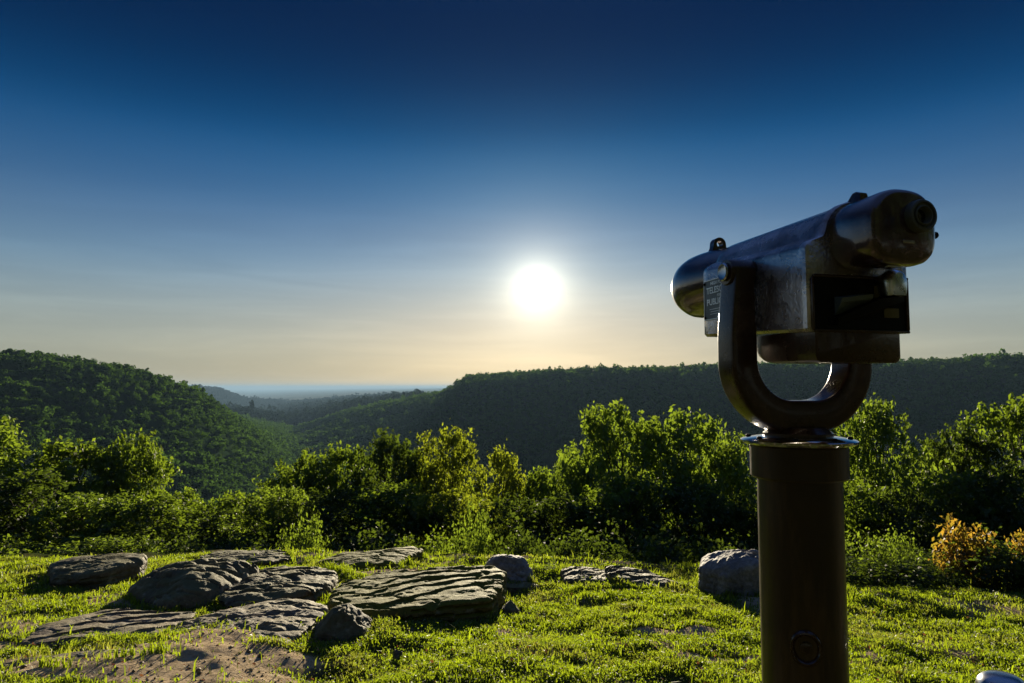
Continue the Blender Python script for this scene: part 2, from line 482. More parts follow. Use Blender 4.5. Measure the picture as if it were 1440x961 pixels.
TREES = [
 # var, px, ytop, depth, width px, label
 ('lime2', -20, 592, 15.5, 210, 'bright leafy tree cut by the left edge of the photo'),
 ('dome', 108, 622, 17, 170, 'bushy tree with a ragged bright top, second from the left edge'),
 ('spread', 185, 612, 18, 130, 'rounded green tree rising highest on the left slope'),
 ('tall', 262, 690, 20, 100, 'low narrow tree in the dip right of the rounded left tree'),
 ('dome', 330, 696, 19, 150, 'low wide tree below the dark wooded valley'),
 ('spread', 425, 638, 19, 130, 'tree whose top meets the foot of the left hill'),
 ('dome', 490, 630, 20, 130, 'dense green tree where the far valley opens behind'),
 ('dome2', 548, 612, 18, 130, 'darker round-topped tree standing left of centre'),
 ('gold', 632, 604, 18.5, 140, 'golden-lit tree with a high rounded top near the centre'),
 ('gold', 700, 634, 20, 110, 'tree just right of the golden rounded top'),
 ('tall', 757, 662, 19, 100, 'low narrow tree in the gap straight below the sun'),
 ('lime2', 815, 640, 18, 110, 'small bright tree at the left foot of the big lime-green tree'),
 ('lime', 868, 572, 17, 150, 'tall lime-green tree with upright shoots, left of its pair'),
 ('lime', 955, 582, 17.5, 170, 'broad lime-green tree with upright shoots, nearest the telescope post'),
 ('lime2', 1028, 615, 18, 110, 'lime-green tree half hidden by the telescope yoke'),
 ('dome', 1110, 640, 20, 130, 'green tree behind the telescope post'),
 ('lime', 1232, 566, 17, 140, 'tall bright tree just right of the telescope post'),
 ('dome2', 1305, 650, 19, 120, 'low dark tree in the dip right of the telescope'),
 ('dome2', 1345, 604, 17.5, 130, 'mid-height green tree left of the dark right-edge tree'),
 ('dome', 1440, 560, 17, 170, 'tall dark tree cut by the right edge of the photo'),
]
for i, (v, px, yt, d, w, lab) in enumerate(TREES):
    place_tree('tree', v, px, yt, d, w * 1.15, lab, group='trees on the slope below the lawn')
# lower crowns that close the slope between those and the lawn
LOW = [
 ('dome2', 30, 668, 13.2, 190, 'shadowed low tree behind the dark angular boulder'),
 ('lime2', 120, 700, 12.6, 150, 'low sunlit tree above the bright weeds on the left'),
 ('dome', 215, 700, 13.0, 150, 'low bushy tree behind the big rounded boulder'),
 ('dome2', 300, 718, 13.5, 150, 'low dark tree behind the flat grey back slab'),
 ('lime2', 400, 690, 13.0, 120, 'small sunlit tree above the mossy turf strip'),
 ('dome2', 480, 690, 14, 150, 'low dark tree behind the mossy back slab'),
 ('dome', 560, 680, 13.8, 150, 'low dark-green tree behind the cracked mossy slab'),
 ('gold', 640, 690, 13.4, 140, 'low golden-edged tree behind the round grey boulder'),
 ('dome2', 725, 702, 14, 130, 'low shadowed tree straight behind the round grey boulder'),
 ('dome2', 800, 700, 13.5, 140, 'low dark tree behind the rugged flat outcrop'),
 ('dome', 880, 672, 13.5, 170, 'low dense tree below the pair of lime-green trees'),
 ('dome2', 975, 680, 13.6, 160, 'low dark tree behind the pale boulder by the post'),
 ('dome', 1065, 690, 13.5, 130, 'low tree mostly hidden behind the telescope post'),
 ('spread', 1190, 672, 13.3, 140, 'low sunlit tree right beside the telescope post'),
 ('dome2', 1265, 690, 13, 130, 'low dark tree above the trailing vines'),
 ('dome', 1350, 665, 13.4, 150, 'low dark tree behind the red-leaved bush'),
 ('dome2', 1440, 650, 13, 160, 'low dark tree at the right edge behind the red-leaved bush'),
]
for v, px, yt, d, w, lab in LOW:
    place_tree('small_tree', v, px, yt, d, w * 1.3, lab, 'tree', group='low trees just beyond the lawn')
# deeper rows, seen only through gaps
deep = []
for row, (d, n, yt) in enumerate(((25, 13, 700), (32, 15, 690), (44, 18, 676), (60, 22, 668), (85, 30, 664), (120, 36, 662))):
    for k in range(n):
        px = -120 + (k + .5 + random.uniform(-.35, .35)) * 1680 / n
        deep.append((random.choice(['dome', 'dome2', 'spread', 'tall', 'dome2']), px, yt + 32 + random.uniform(-4, 30), d * random.uniform(.93, 1.07), 1680 / n * random.uniform(1.1, 1.5)))
for v, px, yt, d, w in deep:
    o = place_tree('slope_tree', v, px, yt, d, w, 'dark green tree lower on the wooded slope behind the front trees', 'tree', group='deeper trees on the wooded slope')

for k in range(11):  # unseen trees added behind the eye to darken reflections and sky fill
    a = R(108 + k * 14.4 + random.uniform(-4, 4)); d = random.uniform(12, 17)
    x, y = d * math.sin(a), d * math.cos(a); v = random.choice(['dome2', 'dome', 'dome2'])
    o = empty('park_tree', (x, y, G(x, y, False) - .05), random.uniform(0, 6.28)); o.scale = (1.7, 1.7, random.uniform(1.7, 2.1))
    tag(o, 'broad dark tree standing behind the viewpoint', 'tree', 'trees behind the viewpoint')
    link('trunk', VAR[v][0], o); link('crown', VAR[v][1], o)

# ------------------------------------------------------------------ bushes and weeds at the edge of the lawn
def bush_mesh(Rw, H, n, L, seed, m, spiky=0.):
    lr = random.Random(seed); cen = []; nr = []; ls = []
    stems = []
    for k in range(26):
        a = lr.uniform(0, 6.28); rr = Rw * math.sqrt(lr.uniform(0, 1)); h = H * (1 - .55 * (rr / Rw) ** 2) * lr.uniform(.55, 1.05)
        tip = Vector((rr * math.cos(a), rr * math.sin(a), h)); base = Vector((rr * .35 * math.cos(a), rr * .35 * math.sin(a), -.05))
        stems.append((base, tip))
        nn = n // 26
        t = rng.uniform(.25, 1.02, nn) ** .8
        c = np.array(base)[None] * (1 - t)[:, None] + np.array(tip)[None] * t[:, None] + rng.normal(size=(nn, 3)) * Rw * (.13 - .07 * spiky)
        cen.append(c); nr.append(rng.normal(size=(nn, 3)) * .7 + np.array([0, 0, .7])); ls.append(L * rng.uniform(.5, 1.3, nn))
    v, f = leaf_quads(np.vstack(cen), np.concatenate(ls), np.concatenate(ls) * (.6 - .3 * spiky), np.vstack(nr))
    fol = np_mesh('leaves', v, [(4, f)], m)
    bm = bmesh.new()
    for b, t in stems: tube_bm(bm, [b, b.lerp(t, .5) + Vector((0, 0, .03)), t], [.008, .006, .002], 4)
    me = bpy.data.meshes.new('stems'); bm.to_mesh(me); bm.free(); me.materials.append(M['bark'])
    return fol, me
BV = {'dark': bush_mesh(.6, .8, 3200, .065, 1, M['leaf_dark']), 'green': bush_mesh(.6, .8, 3000, .06, 2, M['leaf']),
      'lime': bush_mesh(.6, .8, 2600, .06, 3, M['leaf_lime']), 'weed': bush_mesh(.35, .5, 1300, .05, 4, M['leaf_lime'], .6),
      'red': bush_mesh(.5, .8, 1500, .085, 5, M['leaf_red']), 'vine': bush_mesh(.6, .45, 1300, .055, 6, M['leaf_lime'], .2)}
def place_bush(name, var, px, ytop, d, wpx, label, cat, group=None, extra=None):
    sx, sz = ray(px, ytop); x, y = sx * d, d
    zb = G(x, y, False) - .03; h = max(CAMZ + sz * d - zb, .08)
    fol, st = BV[var]; hh = {'weed': .5, 'vine': .45}.get(var, .8); rw = {'weed': .35, 'red': .5}.get(var, .6)
    o = empty(name, (x, y, zb), random.uniform(0, 6.28)); s = wpx / F * d / 2 / rw
    o.scale = (s, s, h / hh); tag(o, label, cat, group)
    link('leaves', fol, o); link('stems', st, o)
    return o
BUSHES = [
 ('bush','green', 10, 742, 10.6, 120, 'green bush in the left corner behind the dark angular boulder','bush'),
 ('weeds','weed', 125, 752, 9.9, 110, 'bright yellow-green weeds left of the big rounded boulder','weeds'),
 ('weeds','weed', 190, 745, 10.1, 100, 'tall pale weeds just behind the big rounded boulder','weeds'),
 ('bush','dark', 262, 735, 10.8, 130, 'dark bush above the big rounded boulder','bush'),
 ('bush','dark', 345, 745, 10.8, 120, 'dark bush right behind the flat grey back slab','bush'),
 ('shrub','lime', 428, 712, 10.4, 75, 'upright light-green shrub behind the mossy back slab','shrub'),
 ('bush','dark', 515, 728, 10.6, 140, 'dark bush above the mossy back slab','bush'),
 ('bush','green', 590, 735, 9.9, 100, 'low golden-green bush behind the cracked mossy slab','bush'),
 ('weeds','lime', 665, 700, 9.6, 66, 'tall sunlit shrub left of the round grey boulder','shrub'),
 ('bush','dark', 735, 722, 9.8, 120, 'dark bush directly behind the round grey boulder','bush'),
 ('weeds','weed', 775, 790, 7.3, 50, 'small leafy weed right of the round grey boulder','weeds'),
 ('bush','dark', 830, 728, 9.2, 130, 'dark bush left of the rugged flat outcrop','bush'),
 ('bush','dark', 925, 735, 9.0, 140, 'dark bush right above the rugged flat outcrop','bush'),
 ('vine','weed', 1022, 765, 7.5, 40, 'little climbing vine on top of the pale boulder by the post','vine'),
 ('bush','dark', 1010, 735, 9.0, 120, 'dark bush behind the pale boulder by the post','bush'),
 ('bush','green', 1110, 735, 9.0, 110, 'green bush hidden behind the telescope post','bush'),
 ('vines','vine', 1215, 752, 7.3, 110, 'bright vine leaves trailing just right of the post','vine'),
 ('vines','vine', 1262, 750, 7.4, 70, 'vine spray with orange tips leaning to the right','vine'),
 ('bush','dark', 1225, 774, 6.6, 150, 'dark low bush at the edge of the lawn beside the post','bush'),
 ('weeds','weed', 1305, 785, 6.9, 80, 'low yellow-green weeds between the vines and the red-leaved bush','weeds'),
 ('weeds','weed', 1340, 792, 6.7, 70, 'low weeds at the foot of the red-leaved bush','weeds'),
 ('bush','dark', 1290, 770, 7.6, 130, 'dark bush behind the low yellow-green weeds','bush'),
 ('red_bush','red', 1362, 716, 6.9, 84, 'bush with backlit orange-red leaves at the lawn edge','bush'),
 ('bush','dark', 1410, 745, 6.6, 130, 'dark-leaved bush in front of the orange-red leaves','bush'),
 ('red_bush','red', 1436, 735, 7.0, 50, 'second red-leaved bush cut by the right edge','bush'),
 ('bush','dark', 1130, 765, 7.3, 120, 'dark bush at the lawn edge behind the post','bush'),
]
for nm, var, px, yt, d, w, lab, cat in BUSHES: place_bush(nm, var, px, yt, d, w, lab, cat)

# ------------------------------------------------------------------ far forest
def crown_template(n, seed, L, spiky=False):
    r = np.random.default_rng(seed)
    # several lobes; leaves clump on their shells
    k = 7
    lc = r.normal(size=(k, 3)).clip(-1.5, 1.5) * np.array([.38, .38, .2]); lc[0] = 0
    lrad = r.uniform(.42, .68, k)
    if spiky:
        lc[:, :2] *= .5; lc[:, 2] = np.linspace(-.4, .9, k); lrad = np.linspace(.6, .22, k)
    idx = r.integers(0, k, n); d = r.normal(size=(n, 3)); d[:, 2] = np.abs(d[:, 2]) * .9 - .25
    d /= np.linalg.norm(d, axis=1, keepdims=True)
    c = lc[idx] + d * (lrad[idx] * r.uniform(.8, 1.08, n))[:, None]
    nr = d + r.normal(size=(n, 3)) * .55
    return c, nr / np.linalg.norm(nr, axis=1, keepdims=True), L * r.uniform(.6, 1.3, n)

def forest_arrays(pos, size, hgt, n, L, seed, pine=.15):
    """leaf quads for many crowns at once"""
    T = [crown_template(n, seed + k, L) for k in range(5)] + [crown_template(n, seed + 9, L * .8, True)]
    r = np.random.default_rng(seed)
    V = []; NN = len(pos)
    which = np.where(r.uniform(size=NN) < pine, 5, r.integers(0, 5, NN)); rot = r.uniform(0, 6.28, NN)
    for k in range(6):
        m = which == k
        if not m.any(): continue
        c, nr, l = T[k]
        P, S, Hh, A = pos[m], size[m], hgt[m], rot[m]
        ca, sa = np.cos(A)[:, None], np.sin(A)[:, None]
        def rotz(v): return np.stack([v[None, :, 0] * ca - v[None, :, 1] * sa, v[None, :, 0] * sa + v[None, :, 1] * ca, np.broadcast_to(v[None, :, 2], (len(P), n))], -1)
        cc = rotz(c); nn = rotz(nr)
        cc = cc * np.stack([S, S, Hh], -1)[:, None, :] + P[:, None, :]
        cc = cc.reshape(-1, 3); nn = nn.reshape(-1, 3)
        ll = (l[None] * S[:, None]).reshape(-1)
        a = r.normal(size=cc.shape); a -= nn * (a * nn).sum(1, keepdims=True); a /= np.linalg.norm(a, axis=1, keepdims=True)
        b = np.cross(nn, a); ll = ll[:, None]
        V.append(np.stack([cc - a * ll * .5, cc + b * ll * .42, cc + a * ll * .5, cc - b * ll * .42], 1).reshape(-1, 3))
    V = np.vstack(V); return V, np.arange(len(V)).reshape(-1, 4)

def scatter(T, RT, q0, q1, s0, s1, spacing, seed):
    """jittered grid of tree feet over one hill between two fractions of its ridge distance"""
    r = np.random.default_rng(seed)
    rmax = (max(p[1] for p in RT) if isinstance(RT, list) else RT) * q1
    g = np.arange(-rmax, rmax, spacing); gy = np.arange(50, rmax, spacing)
    X, Y = np.meshgrid(g, gy); X = X + r.uniform(-.42, .42, X.shape) * spacing; Y = Y + r.uniform(-.42, .42, X.shape) * spacing
    X, Y = X.ravel(), Y.ravel()
    rr = np.hypot(X, Y); s = X / Y
    Rk = look(RT, s, 'v') if isinstance(RT, list) else np.full_like(rr, RT)
    q = rr / Rk
    m = (q > q0) & (q < q1) & (s > s0) & (s < s1)
    X, Y, s, q = X[m], Y[m], s[m], q[m]
    return X, Y, q, s

def forest(name, T, RT, q0, q1, s0, s1, spacing, n, L, seed, hmul=1., mt='leaf_far', keepout=None, pick=0, label=''):
    X, Y, q, s = scatter(T, RT, q0, q1, s0, s1, spacing, seed)
    r = np.random.default_rng(seed + 1)
    if keepout is not None:
        k = keepout(X, Y, q, s); X, Y, q, s = X[~k], Y[~k], q[~k], s[~k]
    # drop feet the line of sight cannot reach
    Zg = ground(X, Y, False)
    size = spacing * r.uniform(.5, .95, len(X)) * (1 + .3 * fbm(X, Y, scale=60., octaves=2, seed=seed))
    size = size * np.exp(.28 * r.normal(size=len(X))).clip(.6, 1.7)
    hg = size * r.uniform(.65, 1.2, len(X)) * np.where(r.uniform(size=len(X)) < .07, 1.7, 1.) * hmul
    top = Zg + 5 * hmul + hg
    tz = (top + hg - CAMZ) / Y
    vis = np.ones(len(X), bool)
    bins = np.round(s * 400).astype(int)
    order = np.argsort(Y); best = {}
    for i in order:
        b = bins[i]; m = max(best.get(b, -9), best.get(b - 1, -9), best.get(b + 1, -9))
        if tz[i] < m - .006: vis[i] = False
        g = (Zg[i] - CAMZ) / Y[i]
        if g > best.get(b, -9): best[b] = g
    X, Y, Zg, size, hg = X[vis], Y[vis], Zg[vis], size[vis], hg[vis]
    pos = np.stack([X, Y, Zg + 2.8 * hmul + r.uniform(-1, 2., len(X)) * hmul], -1)
    singles = np.array([], int)
    if pick:
        singles = np.argsort(-size * (1 / Y))[:pick]
        rest = np.setdiff1d(np.arange(len(X)), singles)
    else: rest = np.arange(len(X))
    V, Fc = forest_arrays(pos[rest], size[rest] * .62, hg[rest] * .6, n, L, seed)
    me = np_mesh(name, V, [(4, Fc)], M[mt])
    o = link(name, me); tag(o, kind='stuff'); o['label'] = label; o['category'] = 'forest'
    print('forest', name, len(X), len(Fc))
    return pos[singles], size[singles], hg[singles]

pA, sA, hA = forest('hillside_forest', A_T, A_R, .36, 1.06, -.95, -.16, 7.2, 170, .34, 100, 1., pick=150, label='wooded left hillside above the valley')
forest('mesa_forest', B_T, B_R, .47, 1.10, -.42, .95, 8.6, 64, .46, 200, 1., label='dark woods covering the flat-topped mesa')
forest('ridge_forest', C_T, 5200, .33, 1.03, -.5, -.13, 22, 40, .6, 300, 1.2, mt='leaf_pine', label='hazy woods on the far low ridge')
# the nearest crowns of the left hill, one object each
fv = []
for k in range(5):
    z1 = np.zeros((1, 3)); V, Fc = forest_arrays(z1, np.ones(1), np.ones(1), 260, .30, 540 + 20 * k, 0)
    fv.append(np_mesh('hill_tree', V, [(4, Fc)], M['leaf_far']))
for i in range(len(pA)):
    o = link('hill_tree', fv[i % 5]); o.location = pA[i]; o.scale = (sA[i] * .64, sA[i] * .64, hA[i] * .62); o.rotation_euler = (0, 0, random.uniform(0, 6.28))
    tag(o, 'round-crowned tree low on the shaded wooded left hillside', 'tree', 'nearest trees on the left hillside')

# ------------------------------------------------------------------ rocks
def rock(name, label, px, pyb, wpx, hpx, depth, m, seed, flat=.0, rot=0., tilt=(0, 0), cuts=10, strata=.0, amp=.12, sink=.25, boxy=2.6, cat='rock', group=None, level=5):
    """px, pyb: middle of the visible foot in the photo; wpx/hpx: visible size in photo pixels; depth: metres front to back"""
    x, y = on_ground(px, pyb)
    W = wpx / F * y; Hh = hpx / F * y
    bm = bmesh.new(); bmesh.ops.create_icosphere(bm, subdivisions=level + 1, radius=1)
    co = np.array([v.co[:] for v in bm.verts])
    d = co / np.linalg.norm(co, axis=1, keepdims=True)
    p = d / (np.abs(d) ** boxy).sum(1, keepdims=True) ** (1 / boxy)
    r = np.random.default_rng(seed)
    p = p * (1 + amp * 1.6 * fbm(d[:, 0], d[:, 1], d[:, 2], scale=.9, octaves=3, seed=seed))[:, None]
    for k in range(cuts):
        n = r.normal(size=3); n[2] = abs(n[2]) * .8; n /= np.linalg.norm(n); dd = r.uniform(.72, .98)
        s = p @ n - dd
        p = p - np.where(s > 0, s, 0)[:, None] * n[None] * .93
    sxyz = np.array([W / 2, depth / 2, Hh * (1 + sink)])
    p[:, 2] = np.clip(p[:, 2], -1, 1.2)
    q = p * sxyz
    if tilt != (0, 0):
        q[:, 2] += q[:, 0] * tilt[0] + q[:, 1] * tilt[1]
    # layering and grain
    if strata:
        ph = (q[:, 2] + .25 * q[:, 1] + .05 * fbm(q[:, 0], q[:, 1], q[:, 2], scale=.3, octaves=2, seed=seed + 5)) / (strata)
        w = np.abs((ph % 1) - .5) * 2
        q[:, :2] *= (1 - .05 * (w < .3))[:, None]
        ph2 = (q[:, 1] * 1.0 + q[:, 0] * .25 + .12 * fbm(q[:, 0], q[:, 1], scale=.5, octaves=3, seed=seed + 6)) / (strata * 2.2)
        g = np.abs((ph2 % 1) - .5) * 2
        q[:, 2] -= np.where(q[:, 2] > 0, 1, 0) * .05 * np.clip(1 - g * 3, 0, 1) * min(1, Hh * 3)
    sc_ = max(W, .4)
    nz = fbm(q[:, 0], q[:, 1], q[:, 2], scale=.16 * sc_, octaves=5, seed=seed + 2, gain=.58)
    rid = 1 - np.abs(fbm(q[:, 0], q[:, 1], q[:, 2] * 2, scale=.3 * sc_, octaves=3, seed=seed + 3)) * 2
    q = q + d * (nz * .05 * min(Hh * 2.5, .35) - np.clip(rid - .78, 0, 1) * .22 * min(Hh * 2, .3))[:, None]
    for v, c in zip(bm.verts, q): v.co = c
    o = bm_obj(name, bm, m, None, True, 40)
    zb = G(x, y + depth * .45, False)
    # keep the foot just under the turf
    o.location = (x, y + depth * .45, zb - Hh * sink * .6)
    o.rotation_euler = (0, 0, rot)
    tag(o, label, cat, group)
    return o
def slab(name, label, px, pyb, wpx, hpx, depth, m, seed, dome=.35, tilt=(0, 0), strata=0., chops=5, rot=0., rough=1., ledge=0., cat='rock', group=None):
    """a slab of bedrock: cut outline, standing edge of hpx photo pixels at the front, gently domed and bedded top"""
    x0, y0 = on_ground(px, pyb)
    W = wpx / F * y0 / 2; D = depth / 2; Hh = hpx / F * y0
    cx, cy = x0, y0 + D * .96
    r = np.random.default_rng(seed)
    nt_, nr_ = 260, 90
    th = np.linspace(0, 2 * np.pi, nt_, endpoint=False)
    ux, uy = np.cos(th), np.sin(th)
    R0 = 1 / (np.abs(ux) ** 3.0 + np.abs(uy) ** 3.0) ** (1 / 3.0)
    R0 = R0 * (1 + .10 * fbm(ux * 2, uy * 2, scale=1., octaves=4, seed=seed))
    for k in range(chops):
        a = r.uniform(0, 6.28); dd = r.uniform(.74, .95); cs = ux * math.cos(a) + uy * math.sin(a)
        R0 = np.where(cs > .05, np.minimum(R0, dd / np.maximum(cs, .05)), R0)
    R0 = R0 * (1 + .035 * fbm(ux * 9, uy * 9, scale=1., octaves=3, seed=seed + 1))
    rho = np.concatenate([np.linspace(0.02, .9, 62), np.linspace(.91, 1.0, 10)])
    def pt(rh): return R0 * rh * ux * W, R0 * rh * uy * D
    gz_ = G(cx, cy, False)
    EDGES.append((cx + R0 * ux * W * math.cos(rot) - R0 * uy * D * math.sin(rot), cy + R0 * ux * W * math.sin(rot) + R0 * uy * D * math.cos(rot), cx, cy))
    V = []
    def top(x, y, rh):
        z = Hh * (1 - dome * rh ** 2.6) + tilt[0] * x + tilt[1] * y
        z = z + .035 * rough * min(1, Hh * 5) * fbm(x, y, scale=.5, octaves=4, seed=seed + 2)
        z = z + .013 * rough * fbm(x, y, scale=.11, octaves=4, seed=seed + 3, gain=.6)
        rd = 1 - np.abs(fbm(x, y * 2.2, scale=.34, octaves=3, seed=seed + 4)) * 2
        z = z - .03 * rough * np.clip(rd - .72, 0, 1) / .28 * min(1, Hh * 6)
        if strata:
            ph = (y * math.cos(.5) - x * math.sin(.5) + .34 * fbm(x, y, scale=.75, octaves=4, seed=seed + 6)) / strata
            fr = ph % 1
            z = z + ledge * (.5 - fr ** .8) * np.clip(.55 + 1.3 * fbm(x, y, scale=.45, octaves=3, seed=seed + 7), 0, 1.3)
        return z
    for rh in rho:
        x, y = pt(rh)
        z = top(x, y, rh)
        if rh > .94: z = z - Hh * .10 * ((rh - .94) / .06) ** 2
        V.append(np.stack([x, y, z], -1))
    xe, ye = pt(1.0); ze = V[-1][:, 2]
    gb = ground(cx + xe, cy + ye, False) - gz_ - .16
    for k in range(1, 19):
        f = k / 18
        z = ze * (1 - f) + gb * f
        bulge = 1 + .035 * math.sin(f * 3.1) + .045 * fbm(ux * 3, uy * 3, z * 12 / max(Hh * 4, .4), scale=1., octaves=4, seed=seed + 8) * rough - .03 * (np.abs((z / .055) % 1 - .5) < .13) - .05 * f
        V.append(np.stack([xe * bulge, ye * bulge, z], -1))
    V = np.array(V); nR = len(V)
    i_ = np.arange(nR - 1)[:, None] * nt_; j_ = np.arange(nt_)[None]; j2 = (j_ + 1) % nt_
    q = np.stack([i_ + j_, i_ + nt_ + j_, i_ + nt_ + j2, i_ + j2], -1).reshape(-1, 4)
    Vf = V.reshape(-1, 3); c = np.array([[0, 0, V[0][:, 2].mean()]]); Vf = np.vstack([Vf, c])
    t = np.stack([np.full(nt_, len(Vf) - 1), np.arange(nt_), (np.arange(nt_) + 1) % nt_], -1)
    me = np_mesh(name, Vf, [(4, q), (3, t)], m, True)
    try: me.set_sharp_from_angle(angle=R(48))
    except Exception: pass
    o = link(name, me); o.location = (cx, cy, gz_); o.rotation_euler = (0, 0, rot)
    tag(o, label, cat, group); return o

slab('boulder', 'dark angular boulder at the left edge of the lawn', 92, 826, 165, 30, 1.1, M['rock_grey'], 11, dome=.25, tilt=(.05, -.05), rot=-.05)
slab('boulder', 'big rounded dark boulder with pale top left of the slabs', 212, 860, 165, 46, 1.5, M['rock_grey'], 12, dome=.45, tilt=(.04, .0), chops=4, rough=1.4)
slab('rock_slab', 'flat grey slab lying behind the big rounded boulder', 318, 799, 135, 10, 1.1, M['rock_grey'], 13, strata=.2, ledge=.015, tilt=(0, -.08))
slab('rock_slab', 'grey slab with a broken right end, between boulder and mossy slab', 342, 860, 170, 24, 1.35, M['rock_grey'], 14, dome=.3, tilt=(.03, -.04), strata=.25, ledge=.015, rough=1.6)
slab('rock_slab', 'wide low pale slab lying foremost, half in bare soil', 285, 914, 240, 14, 1.15, M['rock_sand'], 15, dome=.6, tilt=(.05, .0), rough=1.6, chops=3)
slab('rock_slab', 'low dark ledge running out to the bottom left corner', 80, 948, 230, 9, .34, M['rock_sand'], 16, dome=.5, rot=.18, tilt=(.04, 0))
slab('rock_slab', 'flat brownish slab at the left edge set in grass', 75, 914, 230, 10, 1.1, M['rock_sand'], 17, dome=.5, strata=.22, ledge=.015, tilt=(.02, -.07))
slab('rock_slab', 'long mossy slab at the back with dark rounded right end', 500, 805, 160, 18, 1.1, M['rock_moss'], 18, dome=.35, tilt=(.05, -.07))
slab('rock_slab', 'flat stones sunk in turf left of the mossy slabs', 428, 832, 100, 5, .9, M['rock_sand'], 23, dome=.5, strata=.2, ledge=.02, tilt=(0, -.09))
slab('rock_slab', 'large cracked mossy slab with a dark cut face at its right end', 572, 874, 268, 28, 1.6, M['rock_moss'], 19, dome=.10, tilt=(.03, -.035), strata=.20, ledge=.018, chops=4, rough=1.)
rock('boulder', 'dark block leaning against the left end of the cracked mossy slab', 462, 896, 95, 26, .45, M['rock_grey'], 20, cuts=14, tilt=(.25, .1), boxy=2.8)
rock('boulder', 'smooth round grey boulder standing alone at the lawn edge', 712, 822, 80, 32, .55, M['rock_pale'], 21, cuts=5, amp=.10, boxy=2.3, sink=.5)
slab('rock_slab', 'thin pale flat stone at the foot of the round grey boulder', 715, 829, 85, 4, .35, M['rock_grey'], 22, tilt=(0, -.09))
rock('small_rock', 'small dark rock by the cut end of the mossy slab', 716, 860, 26, 10, .16, M['rock_grey'], 24, cuts=8, level=3)
slab('rock_slab', 'rugged low outcrop in the middle of the lawn edge', 845, 824, 100, 12, .75, M['rock_grey'], 25, dome=.5, strata=.2, ledge=.02, tilt=(-.05, -.06), rough=1.8)
slab('rock_slab', 'sloping grey outcrop pointing right toward the post', 908, 832, 115, 17, .8, M['rock_grey'], 26, dome=.4, strata=.2, ledge=.02, tilt=(-.12, -.05), rough=1.8)
slab('boulder', 'pale-topped angular boulder half hidden by the telescope post', 1050, 838, 112, 50, .7, M['rock_pale'], 33, dome=.22, tilt=(.16, .0), chops=8, rough=1.5)
rock('small_rock', 'little pale stone on the soil beside the foremost slab', 402, 884, 40, 11, .2, M['rock_sand'], 28, cuts=8, level=3)
rock('small_rock', 'thumb-sized dark stone lying on open grass', 558, 922, 14, 6, .05, M['pebble'], 29, cuts=6, level=2)

